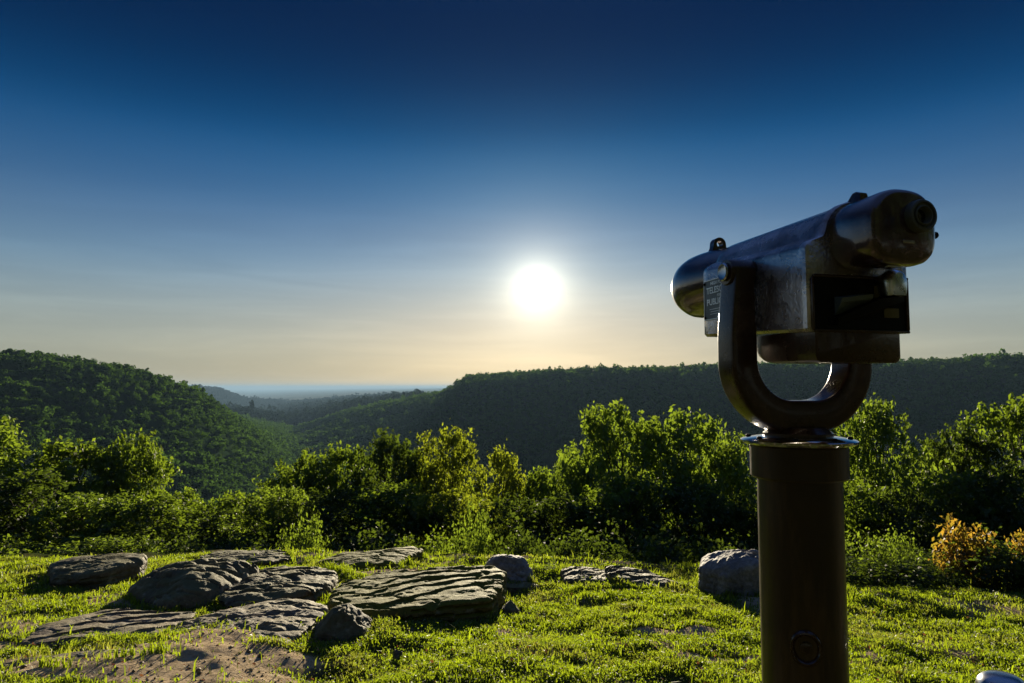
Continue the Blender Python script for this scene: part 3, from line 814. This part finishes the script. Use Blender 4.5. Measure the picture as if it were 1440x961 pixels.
# ------------------------------------------------------------------ grass
def build_grass():
    n = 520000
    y = 2.3 * (9.2 / 2.3) ** rng.uniform(0, 1, n)          # denser near the eye
    x = rng.uniform(-1, 1, n) * (.86 * y + 1.0)
    e = y - edge_of(x, y)
    dm = dirt_mask(x, y)
    clump = fbm(x, y, scale=.16, octaves=3, seed=51) * .6 + fbm(x, y, scale=.8, octaves=2, seed=52) * .4
    keep = (e < rng.uniform(-.3, .6, n)) & (rng.uniform(size=n) > dm * .96) & (clump > rng.uniform(-.6, .25, n))
    x, y, clump = x[keep], y[keep], clump[keep]
    tall = np.zeros(len(x))
    for ex, ey, cx, cy in EDGES:                    # longer blades where the mower cannot reach
        k = rng.integers(0, len(ex), 700); q = 1.0 + np.abs(rng.normal(size=700)) * .07
        xx = cx + (ex[k] - cx) * q; yy = cy + (ey[k] - cy) * q
        kk = fbm(xx, yy, scale=.25, octaves=2, seed=77) > -.05
        x = np.concatenate([x, xx[kk]]); y = np.concatenate([y, yy[kk]]); clump = np.concatenate([clump, np.zeros(kk.sum())]); tall = np.concatenate([tall, np.ones(kk.sum())])
    n0 = 1500; yy = 2.4 * (9 / 2.4) ** rng.uniform(0, 1, n0); xx = rng.uniform(-.85, .85, n0) * yy   # stray long stalks
    x = np.concatenate([x, xx]); y = np.concatenate([y, yy]); clump = np.concatenate([clump, np.zeros(n0)]); tall = np.concatenate([tall, np.full(n0, 1.4)])
    n = len(x)
    z = ground(x, y)
    h = .025 * (1 + 1.2 * np.clip(clump + .15, -.3, 1)) * rng.uniform(.5, 1.5, n) * (1 + .5 * sstep(5, 8, y)) * (1 + 1.1 * tall)
    w = .0028 * rng.uniform(.7, 1.5, n) * (.7 + y / 7)
    a = rng.uniform(0, 2 * np.pi, n); lean = rng.uniform(.1, 1.0, n)
    dx, dy = np.cos(a), np.sin(a); bx, by = -dy, dx
    b = rng.uniform(0, 6.28, n); bx, by = np.cos(b), np.sin(b)
    P = np.stack([x, y, z - .006], -1)
    W = np.stack([bx, by, np.zeros(n)], -1) * w[:, None]
    mid = P + np.stack([dx * lean * .25, dy * lean * .25, np.full(n, .6)], -1) * h[:, None]
    tip = P + np.stack([dx * lean, dy * lean, 1 - .35 * lean], -1) * h[:, None]
    V = np.stack([P - W, P + W, mid + W * .8, mid - W * .8, tip], 1).reshape(-1, 3)
    i = np.arange(n)[:, None] * 5
    q = i + np.array([0, 1, 2, 3]); t = i + np.array([3, 2, 4])
    o = link('grass', np_mesh('grass', V, [(4, q), (3, t)], M['grass'])); tag(o, kind='stuff'); o['label'] = 'short sunlit lawn grass'
    # broad low leaves
    n = 120000
    y = 2.3 * (9.2 / 2.3) ** rng.uniform(0, 1, n); x = rng.uniform(-1, 1, n) * (.86 * y + 1.0)
    e = y - edge_of(x, y); dm = dirt_mask(x, y); cl = fbm(x, y, scale=.3, octaves=3, seed=61)
    keep = (e < rng.uniform(-.2, .8, n)) & (rng.uniform(size=n) > dm) & (cl > rng.uniform(-.5, .3, n))
    x, y = x[keep], y[keep]; n = len(x)
    z = ground(x, y) + rng.uniform(.004, .035, n)
    L = rng.uniform(.007, .016, n) * (.7 + y / 8)
    v, f = leaf_quads(np.stack([x, y, z], -1), L, L * .7, rng.normal(size=(n, 3)) * .6 + np.array([0, 0, .8]))
    o = link('ground_cover', np_mesh('ground_cover', v, [(4, f)], M['clover'])); tag(o, kind='stuff'); o['label'] = 'low broad-leaved plants in the lawn'
    # dry leaves and crumbs
    n = 2600
    y = 2.6 * (8 / 2.6) ** rng.uniform(0, 1, n); x = rng.uniform(-.8, .8, n) * y
    z = ground(x, y) + rng.uniform(.008, .03, n)
    L = rng.uniform(.008, .03, n)
    v, f = leaf_quads(np.stack([x, y, z], -1), L, L * .5, rng.normal(size=(n, 3)) * .5 + np.array([0, 0, .8]))
    o = link('fallen_leaves', np_mesh('fallen_leaves', v, [(4, f)], M['dry'])); tag(o, kind='stuff'); o['label'] = 'dry leaves fallen on the lawn'
build_grass()
def build_pebbles():
    n = 6000
    y = 2.4 * (8.5 / 2.4) ** rng.uniform(0, 1, n); x = rng.uniform(-.85, .85, n) * y
    k = rng.uniform(size=n) < dirt_mask(x, y); x, y = x[k], y[k]; n = len(x)
    z = ground(x, y); sz = rng.uniform(.003, .012, n) * np.where(rng.uniform(size=n) < .06, 2.2, 1)
    o8 = np.array([(1,0,0),(0,1,0),(-1,0,0),(0,-1,0),(0,0,.7),(0,0,-.6)], float)
    V = (o8[None] * rng.uniform(.6, 1.3, (n, 6, 1))) * sz[:, None, None] + np.stack([x, y, z + sz * .2], -1)[:, None, :]
    t = np.array([(0,1,4),(1,2,4),(2,3,4),(3,0,4),(1,0,5),(2,1,5),(3,2,5),(0,3,5)])
    Fc = (np.arange(n)[:, None, None] * 6 + t[None]).reshape(-1, 3)
    o = link('gravel', np_mesh('gravel', V.reshape(-1, 3), [(3, Fc)], M['rock_sand'])); tag(o, kind='stuff'); o['label'] = 'small stones and crumbs on the bare soil'
build_pebbles()

# ------------------------------------------------------------------ the coin telescope
TX, TY = .607, 1.460
YAW = R(14)
PZ = CAMZ + .242             # pivot height
tel = empty('viewing_telescope', (TX, TY, G(TX, TY)))
tag(tel, 'dark brown coin-operated viewing telescope on a round post', 'telescope')
g0 = tel.location.z
HM = Matrix.Translation((0, 0, PZ - g0)) @ Matrix.Rotation(YAW, 4, 'Z')   # head frame: x right, y forward, z up, pivot at origin

def tpart(name, bm, m, parent=tel, head=True, sharp=35, lbl=None):
    if head: bmesh.ops.transform(bm, matrix=HM, verts=bm.verts[:])
    o = bm_obj(name, bm, m, parent, True, sharp)
    if lbl: o['label'] = lbl
    return o
def lathe(bm, prof, seg=48, axis='Z', at=(0, 0, 0), cap=True):
    rings = []
    for r, h in prof:
        ring = []
        for i in range(seg):
            a = 2 * math.pi * i / seg; c, s = r * math.cos(a), r * math.sin(a)
            p = {'Z': (c, s, h), 'Y': (c, h, s), 'X': (h, c, s)}[axis]
            ring.append(bm.verts.new(Vector(p) + Vector(at)))
        rings.append(ring)
    for a, b in zip(rings, rings[1:]):
        for i in range(seg): bm.faces.new((a[i], a[(i + 1) % seg], b[(i + 1) % seg], b[i]))
    if cap:
        bm.faces.new(rings[0]); bm.faces.new(rings[-1])
def loft(bm, secs, closed=True, cap=True):
    rings = [[bm.verts.new(p) for p in s] for s in secs]
    n = len(rings[0])
    for a, b in zip(rings, rings[1:]):
        for i in range(n if closed else n - 1): bm.faces.new((a[i], a[(i + 1) % n], b[(i + 1) % n], b[i]))
    if cap: bm.faces.new(rings[0]); bm.faces.new(rings[-1])
def rbox(bm, lo, hi, bev=.004, seg=3, shear=None):
    vs = [bm.verts.new((x, y, z)) for x in (lo[0], hi[0]) for y in (lo[1], hi[1]) for z in (lo[2], hi[2])]
    fs = [bm.faces.new([vs[i] for i in q]) for q in ((0,1,3,2),(4,6,7,5),(0,4,5,1),(2,3,7,6),(0,2,6,4),(1,5,7,3))]
    es = list({e for f in fs for e in f.edges})
    if bev: bmesh.ops.bevel(bm, geom=es, offset=bev, segments=seg, affect='EDGES', profile=.5)

# post, collar, flange
zf = CAMZ - .1033 - g0       # top of the flange over the base
bm = bmesh.new(); lathe(bm, [(.084, -.15), (.084, zf - .085)], 64); tpart('post', bm, M['post'], head=False)
bm = bmesh.new(); lathe(bm, [(.05, zf - .088), (.094, zf - .086), (.0975, zf - .082), (.0975, zf - .020), (.095, zf - .017), (.05, zf - .016)], 64); tpart('collar', bm, M['post'], head=False)
bm = bmesh.new(); lathe(bm, [(.05, zf - .0155), (.112, zf - .015), (.1165, zf - .011), (.1165, zf - .007), (.112, zf - .004), (.085, zf + .001), (.06, zf + .004)], 64); fl = tpart('flange', bm, M['chrome'], head=False)
for k in range(8):
    a = k * math.pi / 4 + .35; bm = bmesh.new()
    lathe(bm, [(.0055, -.003), (.0055, .003), (.003, .0048)], 12, at=(.1 * math.cos(a), .1 * math.sin(a), zf - .002)); tpart('bolt', bm, M['black'], fl, head=False)
bm = bmesh.new(); lathe(bm, [(.070, zf + .0), (.070, zf + .008), (.055, zf + .02)], 40); tpart('swivel', bm, M['dark_bronze'], head=False)
# round vault door low on the post, facing the viewer
dv = Vector((-TX, -TY, 0)).normalized(); ang = math.atan2(dv.y, dv.x) + R(3)
bm = bmesh.new(); z0 = CAMZ - .512 - g0
bmesh_r = .026
secs = []
for i in range(33):
    a = 2 * math.pi * i / 32; secs.append((bmesh_r * math.cos(a), bmesh_r * 1.15 * math.sin(a)))
for j in range(32):
    pass
def post_pt(u, v, rr): 
    th = ang + u / .084
    return Vector((rr * math.cos(th), rr * math.sin(th), z0 + v))
rings = []
for s_, rr in ((.80, .082), (.84, .0865), (.95, .0900), (1.05, .0895), (1.16, .0862), (1.22, .082)):
    rings.append([post_pt(u * s_, v * s_, rr) for u, v in secs[:-1]])
loft(bm, rings, True, False); tpart('vault_rim', bm, M['dark_bronze'], head=False)
bm = bmesh.new(); rings = []
for s_, rr in ((.45, .082), (.43, .0868), (.36, .0878), (.10, .0880)): rings.append([post_pt(u * s_, v * s_, rr) for u, v in secs[:-1]])
loft(bm, rings, True, True); tpart('vault_lock', bm, M['dark_bronze'], head=False)

# yoke: U in the head's x-z plane, swept with a rounded rectangular section
def yoke():
    bm = bmesh.new()
    cx = .1435                      # half distance between arm centre lines near the bottom
    path = []
    zt, zb = .004, -.303
    rc = .118
    for t in np.linspace(0, 1, 16): # left arm from the top down
        z = zt + (zb + rc - zt) * t
        x = -(.135 + .005 * min(1, t * 1.6)); th = .0215 + .0085 * min(1, t * 1.3) ; path.append((x, z, 0, th))
    for k in range(1, 24):
        a = math.pi + (math.pi / 2) * k / 24
        path.append((-.140 + rc + rc * math.cos(a), zb + rc + rc * math.sin(a), a - math.pi, (.030 + .0045 * k / 24)))
    path.append((-.140 + rc, zb, math.pi / 2, .0345)); 
    right = [(-x, z, math.pi - a, t) for x, z, a, t in reversed(path)]
    path = path + right
    secs = []
    hd = .032                        # half depth fore and aft
    for x, z, a, th in path:
        # normal (outward) of the centre line in the plane
        nx, nz = -math.cos(a), -math.sin(a)
        s = []
        m = 28
        for i in range(m):
            b = 2 * math.pi * i / m
            cu, cv = math.cos(b), math.sin(b)
            pu = math.copysign(abs(cu) ** .26, cu) * th; pv = math.copysign(abs(cv) ** .26, cv) * hd
            s.append((x + nx * pu, pv, z + nz * pu))
        secs.append(s)
    loft(bm, secs); return bm
yk = tpart('yoke', yoke(), M['dark_bronze'], sharp=60)
for s in (-1, 1):
    bm = bmesh.new()
    lathe(bm, [(.010, s * .108), (.027, s * .109), (.028, s * .118), (.028, s * .160), (.026, s * .164), (.010, s * .165)], 40, 'X'); tpart('pivot_boss', bm, M['dark_bronze'], yk)
    bm = bmesh.new()
    lathe(bm, [(.004, s * .1640), (.0185, s * .1655), (.0195, s * .1675), (.0195, s * .1700), (.0165, s * .1725), (.0145, s * .1715), (.004, s * .1708)], 32, 'X'); tpart('pivot_cap', bm, M['steel'], yk)

# housing casting: boxy below, shoulders sweep in to the round barrel above
def housing():
    bm = bmesh.new()
    def sec(u, wl, wt, wc, r, half, lowr=.006):
        pts = [(-half + lowr, wl), (-half, wl + lowr), (-half, (wl + wt) / 2), (-half, wt - .006), (-half + .003, wt + .002)]
        pts += [(-half + .010, wt + .009), (-r * 1.06, wt + .018), (-r * 1.0, wc + .008)]
        for k in range(1, 12):
            a = math.pi - math.radians(8 + 164 * k / 12 * 1.0)
            a = math.pi - (math.radians(12) + math.radians(156) * k / 12)
            pts.append((r * math.cos(a), wc + r * math.sin(a)))
        full = pts + [(-x, z) for x, z in reversed(pts[:8])]
        return [(x, u, z) for x, z in full]
    secs = []
    for u, bul in ((-.190, .001), (-.187, .005), (-.172, .005), (-.160, .0), (0, 0), (.17, 0), (.190, -.001), (.195, -.005)):
        t = (u + .19) / .385
        secs.append(sec(u, -.139 + .018 * t - bul * 0, .022 + .016 * t, .038 - .006 * t, (.0705 + .0065 * t) + bul * .6, .107 + bul))
    loft(bm, secs); return bm
hs = tpart('housing', housing(), M['bronze_rough'], sharp=42)
# barrel: lens hood in front, rounded head behind
bm = bmesh.new()
pr = [(.02, .452), (.042, .448), (.060, .438), (.073, .421), (.0815, .398), (.0855, .368), (.086, .33), (.084, .28), (.0765, .20), (.074, .15)]
lathe(bm, [(r, h) for r, h in pr], 64, 'Y', at=(0, 0, .029)); tpart('lens_hood', bm, M['bronze'], sharp=50)
bm = bmesh.new()
def sup(u, hw, hh, wc, p=2.5, pb=3.2):
    s = []
    for i in range(56):
        a = 2 * math.pi * i / 56; c, n = math.cos(a), math.sin(a); e = 2 / (p if n > 0 else pb)
        s.append((math.copysign(abs(c) ** e, c) * hw, u, wc + math.copysign(abs(n) ** e, n) * hh))
    return s
loft(bm, [sup(-.16, .060, .058, .040), sup(-.196, .060, .060, .040), sup(-.204, .064, .064, .039), sup(-.285, .0665, .0675, .037), sup(-.297, .0655, .0665, .037), sup(-.304, .062, .063, .037), sup(-.307, .056, .057, .037)])
hd_ = tpart('eyepiece_head', bm, M['bronze'], sharp=50)
EX, EZ = .024, .054
bm = bmesh.new(); lathe(bm, [(.0285, -.300), (.0285, -.317), (.0268, -.321), (.0232, -.322), (.0222, -.318), (.018, -.3175), (.0175, -.321), (.0155, -.322), (.0140, -.319), (.0118, -.311)], 48, 'Y', at=(EX, 0, EZ), cap=False); ep = tpart('eyepiece', bm, M['rubber'], sharp=30)
bm = bmesh.new(); lathe(bm, [(.0005, -.3110), (.008, -.3115), (.0120, -.3105)], 32, 'Y', at=(EX, 0, EZ)); tpart('lens', bm, M['glass'], ep)
bm = bmesh.new(); lathe(bm, [(.002, .060), (.0032, .064), (.0032, .070), (.005, .071), (.0062, .074), (.0062, .078), (.004, .081)], 20, 'X', at=(0, -.290, .028)); tpart('focus_knob', bm, M['black'])
# small cast nameplate strip under the eyepiece
bm = bmesh.new(); rbox(bm, (-.010, -.3095, .006), (.014, -.3065, .012), .0008, 1); tpart('cast_mark', bm, M['bronze_rough'], hd_)
# rear sight hump and front lug with an eye
bm = bmesh.new()
def hump(u, hw, h0, h1):
    return [(-hw, u, h0), (-hw * .62, u, h1 - .001), (-hw * .45, u, h1), (hw * .45, u, h1), (hw * .62, u, h1 - .001), (hw, u, h0)]
loft(bm, [hump(-.214, .016, .090, .100), hump(-.210, .013, .095, .122), hump(-.198, .012, .095, .127), hump(-.190, .012, .095, .126), hump(-.176, .013, .095, .112), hump(-.150, .018, .090, .104)]); tpart('rear_sight', bm, M['bronze'], sharp=40)
bm = bmesh.new()
# eye lug: an arched plate across the barrel with a round hole
th = .010; u0 = .300; ro, ri = .0175, .0088; zc = .128
outer = [(-.030, .100), (-.024, .108), (-.0185, .119)] + [(ro * math.cos(math.pi - math.pi * k / 12), zc + ro * math.sin(math.pi - math.pi * k / 12)) for k in range(13)] + [(.0185, .119), (.024, .108), (.030, .100)]
n = len(outer)
inner = []
for k in range(n):
    x, z = outer[k]; a = math.atan2(z - zc, x); inner.append((ri * math.cos(a), zc + ri * math.sin(a)))
lay = []
for uu in (u0 - th, u0 + th):
    lay.append(([bm.verts.new((x, uu, z)) for x, z in outer], [bm.verts.new((x, uu, z)) for x, z in inner]))
for (o1, i1) in lay:
    for k in range(n - 1): bm.faces.new((o1[k], o1[k + 1], i1[k + 1], i1[k]))
    bm.faces.new((o1[n - 1], o1[0], i1[0], i1[n - 1]))
for k in range(n):
    k2 = (k + 1) % n
    bm.faces.new((lay[0][0][k], lay[0][0][k2], lay[1][0][k2], lay[1][0][k])); bm.faces.new((lay[0][1][k], lay[0][1][k2], lay[1][1][k2], lay[1][1][k]))
tpart('front_sight', bm, M['bronze'], sharp=50)
# tray under the housing
bm = bmesh.new()
def tray(u, wl, hw, r=.012):
    return [(-hw, u, -.134), (-hw, u, wl + r), (-hw + r * .3, u, wl + r * .3), (-hw + r, u, wl), (hw - r, u, wl), (hw - r * .3, u, wl + r * .3), (hw, u, wl + r), (hw, u, -.134)]
loft(bm, [tray(-.187, -.190, .090), tray(-.184, -.195, .094), tray(-.05, -.193, .094), tray(-.02, -.189, .094), tray(.0, -.179, .092), tray(.012, -.163, .089), tray(.016, -.146, .087, .006)]); tpart('coin_vault', bm, M['dark_bronze'], sharp=40)
bm = bmesh.new(); lathe(bm, [(.016, -.100), (.016, -.133), (.013, -.137), (.005, -.138)], 24, 'Z', at=(-.083, .135, 0)); tpart('drain_plug', bm, M['bronze'])
# coin mechanism on the rear face
bm = bmesh.new()
# recess frame: four bars proud of the rear face, dark plate inside
for lo, hi in (((-.107, -.197, -.136), (-.1025, -.191, -.038)), ((-.1025, -.197, -.038), (.107, -.191, -.032)), ((-.1025, -.197, -.139), (.107, -.191, -.134)), ((.100, -.197, -.134), (.107, -.191, -.038))):
    rbox(bm, lo, hi, .0015, 2)
cf = tpart('coin_frame', bm, M['dark_bronze'])
bm = bmesh.new(); rbox(bm, (-.102, -.1935, -.1335), (.0995, -.1905, -.0385), .0005, 1); tpart('face_plate', bm, M['black'], cf)
bm = bmesh.new()
loft(bm, [[(-.058, -.194, -.108), (-.058, -.194, -.074), (-.058, -.214, -.078), (-.058, -.212, -.086)], [(.004, -.194, -.092), (.004, -.194, -.066), (.004, -.222, -.070), (.004, -.220, -.078)]]); tpart('coin_ledge', bm, M['plate'])
bm = bmesh.new()
loft(bm, [[(-.060, -.194, -.128), (-.060, -.194, -.112), (-.060, -.206, -.114), (-.060, -.204, -.127)], [(.02, -.194, -.108), (.02, -.194, -.074), (.02, -.222, -.078), (.02, -.220, -.096)], [(.082, -.194, -.082), (.082, -.194, -.066), (.082, -.212, -.070), (.082, -.210, -.080)]]); tpart('turn_handle', bm, M['black'])
# chrome coin chute: half-round cap over a flat tongue
bm = bmesh.new()
cxs, czs = .053, -.048
secs = []
for u, k in ((-.194, .80), (-.214, 1.0), (-.222, .95), (-.228, .84), (-.232, .66)):
    s = []
    for i in range(17):
        a = math.pi * i / 16; s.append((cxs - .0245 * k * math.cos(a), u, czs + .0 + .027 * k * math.sin(a)))
    s += [(cxs + .0235 * k, u, czs - .010), (cxs + .021 * k, u, czs - .024), (cxs - .021 * k, u, czs - .024), (cxs - .0235 * k, u, czs - .010)]
    secs.append(s)
loft(bm, secs); ch = tpart('coin_chute', bm, M['satin'], sharp=45)
bm = bmesh.new(); rbox(bm, (.030, -.1955, -.078), (.085, -.1942, -.050), .0004, 1); tpart('label_plate', bm, M['label'])
bm = bmesh.new(); rbox(bm, (.050, -.1955, -.110), (.084, -.1942, -.092), .0004, 1); tpart('label_plate', bm, M['label'])
# plaque on the left side: frame, dark field and raised words
bm = bmesh.new()
PX = -.1072
y0, y1, z0p, z1p = .052, .190, -.084, .010
rbox(bm, (PX - .0014, y0, z0p), (PX + .001, y1 - .006, z1p), .0005, 1)
pq = tpart('plaque', bm, M['plate'])
bm = bmesh.new(); y1 -= .006
for lo, hi in (((y0, z0p), (y1, z0p + .0022)), ((y0, z1p - .0022), (y1, z1p)), ((y0, z0p + .0022), (y0 + .0022, z1p - .0022)), ((y1 - .0022, z0p + .0022), (y1, z1p - .0022))):
    rbox(bm, (PX - .0026, lo[0], lo[1]), (PX - .0016, hi[0], hi[1]), .0002, 1)
tpart('plaque_border', bm, M['letter'], pq)
bm = bmesh.new()
for yy in (y0 + .005, y1 - .004):
    for zz in (z0p + .006, z1p - .008): lathe(bm, [(.0032, PX - .0018), (.0032, PX - .0034), (.0018, PX - .0042)], 12, 'X', at=(0, yy, zz))
tpart('plaque_screws', bm, M['black'], pq)
def words(txt, size, yc, zc, depth=.0004, w=1.):
    cu = bpy.data.curves.new('t', 'FONT'); cu.body = txt; cu.size = size; cu.align_x = 'CENTER'; cu.align_y = 'CENTER'; cu.extrude = depth; cu.offset = size * .018
    o = bpy.data.objects.new('t', cu); C.objects.link(o)
    bpy.context.view_layer.update()
    me = bpy.data.meshes.new_from_object(o); bpy.data.objects.remove(o)
    bm = bmesh.new(); bm.from_mesh(me)
    # text x runs from front end to rear end on the left face: +x -> -y ; y -> z ; outward = -x
    for v in bm.verts: v.co = Vector((PX - .0020 - v.co.z, yc - v.co.x * w, zc + v.co.y))
    return bm
yc = (y0 + y1) / 2
lines = [('HIGH POWER', .0115, .000, 1.0), ('TELESCOPE', .0205, -.0165, 1.02), ('FOR', .008, -.0300, 1.), ('PUBLIC USE', .0205, -.0435, 1.0)]
for txt, s, z, w in lines:
    tpart('lettering', words(txt, s, yc, z, w=w), M['letter'], pq, sharp=30)
bm = bmesh.new()
for k, wd in enumerate((.085, .075, .08)): rbox(bm, (PX - .0019, yc - wd / 2, -.0605 - k * .0055), (PX - .0014, yc + wd / 2, -.0595 - k * .0055), .0, 1)
tpart('fine_print', bm, M['letter'], pq)

# ------------------------------------------------------------------ the metal dome in the corner
sx, sz = ray(1409, 948); d0 = 1.55
dx, dy, dz = sx * d0, d0, CAMZ + sz * d0
po = empty('short_post', (dx, dy, G(dx, dy))); tag(po, 'polished steel dome topping a short post in the bottom right corner', 'post')
hh = dz - po.location.z - .0
bm = bmesh.new(); lathe(bm, [(.040, -.1), (.040, hh - .05)], 40); tpart('stem', bm, M['post'], po, head=False)
bm = bmesh.new(); lathe(bm, [(.045, hh - .052), (.050, hh - .045), (.0505, hh - .03), (.047, hh - .018), (.040, hh - .009), (.028, hh - .0025), (.012, hh), (.001, hh)], 48); tpart('dome_cap', bm, M['steel'], po, head=False, sharp=60)

# ------------------------------------------------------------------ air
bm = bmesh.new()
L_ = 46500
for lo, hi in (((-L_, -L_, -290), (L_, L_, 78)),): rbox(bm, lo, hi, 0)
hz = bm_obj('haze', bm, bpy.data.materials.new('haze'), None, False)
m = hz.data.materials[0]; m.use_nodes = True; nt = m.node_tree; nt.nodes.clear()
out = N(nt, 'ShaderNodeOutputMaterial'); pv = N(nt, 'ShaderNodeVolumePrincipled')
HAZE = 7e-5
pv.inputs['Color'].default_value = (.26, .42, .62, 1); pv.inputs['Density'].default_value = HAZE; pv.inputs['Anisotropy'].default_value = .1
nt.links.new(pv.outputs[0], out.inputs['Volume'])
tag(hz, kind='stuff'); hz['label'] = 'pale blue haze in the valley air'

# ------------------------------------------------------------------ light
sdx, sdz = ray(755, 405)
sund = Vector((sdx, 1, sdz)).normalized()
elev = math.asin(sund.z); azim = math.atan2(sund.x, sund.y)
sl = bpy.data.lights.new('sun', 'SUN'); sl.energy = 5.0; sl.angle = R(.55); sl.color = (1, .86, .62)
so = bpy.data.objects.new('sun', sl); C.objects.link(so); so.rotation_euler = sund.to_track_quat('Z', 'Y').to_euler(); so.location = (0, 0, 30)
w = bpy.data.worlds.new('World'); sc.world = w; w.use_nodes = True
nt = w.node_tree; nt.nodes.clear()
wo = N(nt, 'ShaderNodeOutputWorld'); bg = N(nt, 'ShaderNodeBackground')
sky = N(nt, 'ShaderNodeTexSky'); sky.sky_type = 'NISHITA'; sky.sun_disc = False
sky.sun_elevation = elev; sky.sun_rotation = azim
sky.altitude = 400; sky.air_density = 1.0; sky.dust_density = .4; sky.ozone_density = 2.5
# grade of the sky: deeper blue with height, zenith brightened as added fill
tc = N(nt, 'ShaderNodeTexCoord')
nrm = N(nt, 'ShaderNodeVectorMath', operation='NORMALIZE'); nt.links.new(tc.outputs['Generated'], nrm.inputs[0])
sep = N(nt, 'ShaderNodeSeparateXYZ'); nt.links.new(nrm.outputs[0], sep.inputs[0])
# photographic response of the sky: tinted and deepened with height, then lifted near the zenith
gz = N(nt, 'ShaderNodeMapRange'); gz.inputs[1].default_value = 0.; gz.inputs[2].default_value = 1.
nt.links.new(sep.outputs[2], gz.inputs[0])
gm = N(nt, 'ShaderNodeGamma'); gm.inputs[1].default_value = .6; nt.links.new(sky.outputs[0], gm.inputs[0])
zs = [(0., (.50,.51,.50)), (.042, (.59,.56,.525)), (.087, (.64,.60,.56)), (.133, (.56,.60,.63)), (.177, (.38,.51,.64)), (.221, (.26,.395,.57)),
      (.264, (.14,.315,.53)), (.322, (.032,.22,.455)), (.362, (.004,.135,.325)), (.414, (.0,.072,.205)), (.48, (.0,.040,.135)), (.56, (.0,.05,.16)), (.78, (.40,.54,1.0)), (1., (.46,.60,1.1))]
tint = ramp(nt, gz.outputs[0], zs, 'B_SPLINE')
sk = mix(nt, 1.0, gm.outputs[0], tint, 'MULTIPLY')
# thin streaks of cirrus low down
mp = N(nt, 'ShaderNodeMapping'); mp.inputs['Scale'].default_value = (2.2, 2.2, 22); mp.inputs['Rotation'].default_value = (0, R(4), 0)
nt.links.new(nrm.outputs[0], mp.inputs[0])
cn = N(nt, 'ShaderNodeTexNoise'); cn.inputs['Scale'].default_value = 1.6; cn.inputs['Detail'].default_value = 7; cn.inputs['Roughness'].default_value = .55; cn.inputs['Distortion'].default_value = .6
nt.links.new(mp.outputs[0], cn.inputs['Vector'])
cf_ = ramp(nt, cn.outputs['Fac'], [(.42, (0, 0, 0)), (.68, (.75, .75, .75))])
low = ramp(nt, gz.outputs[0], [(0, (.8, .8, .8)), (.12, (.8, .8, .8)), (.3, (.15, .15, .15)), (.45, (0, 0, 0))])
cfm = mix(nt, 1.0, cf_, low, 'MULTIPLY')
bright = mix(nt, 1.0, sk, (1.22, 1.2, 1.17), 'MULTIPLY')
sk = mix(nt, cfm, sk, bright)
# the sun's own disc and aureole in the air
dt = N(nt, 'ShaderNodeVectorMath', operation='DOT_PRODUCT'); nt.links.new(nrm.outputs[0], dt.inputs[0]); dt.inputs[1].default_value = tuple(sund)
cl = N(nt, 'ShaderNodeMath', operation='MINIMUM'); nt.links.new(dt.outputs['Value'], cl.inputs[0]); cl.inputs[1].default_value = 1.
ac = N(nt, 'ShaderNodeMath', operation='ARCCOSINE'); nt.links.new(cl.outputs[0], ac.inputs[0])
def expo(width, amp):
    a = N(nt, 'ShaderNodeMath', operation='MULTIPLY'); nt.links.new(ac.outputs[0], a.inputs[0]); a.inputs[1].default_value = -1 / R(width)
    e = N(nt, 'ShaderNodeMath', operation='EXPONENT'); nt.links.new(a.outputs[0], e.inputs[0])
    b = N(nt, 'ShaderNodeMath', operation='MULTIPLY'); nt.links.new(e.outputs[0], b.inputs[0]); b.inputs[1].default_value = amp
    return b.outputs[0]
def scale_col(col, v):
    s = N(nt, 'ShaderNodeVectorMath', operation='SCALE'); s.inputs[0].default_value = col; nt.links.new(v, s.inputs['Scale']); return s.outputs[0]
def addv(a, b):
    s = N(nt, 'ShaderNodeVectorMath', operation='ADD'); nt.links.new(a, s.inputs[0]); nt.links.new(b, s.inputs[1]); return s.outputs[0]
tot = addv(sk, scale_col((1, .93, .74), expo(1.4, 9.5)))
tot = addv(tot, scale_col((1, .84, .56), expo(5., .9)))
nt.links.new(tot, bg.inputs['Color']); bg.inputs['Strength'].default_value = .09
nt.links.new(bg.outputs[0], wo.inputs[0])

# ------------------------------------------------------------------ render settings
sc.view_settings.view_transform = 'Standard'; sc.view_settings.look = 'None'; sc.view_settings.gamma = 1; sc.view_settings.exposure = 1.3
sc.view_settings.use_curve_mapping = False
sc.cycles.use_denoising = True
sc.cycles.max_bounces = 6; sc.cycles.diffuse_bounces = 2; sc.cycles.glossy_bounces = 3; sc.cycles.transmission_bounces = 4; sc.cycles.volume_bounces = 0
sc.cycles.transparent_max_bounces = 6
sc.cycles.sample_clamp_indirect = 6
sc.cycles.use_adaptive_sampling = True
from bpy_extras.object_utils import world_to_camera_view
bpy.context.view_layer.update()
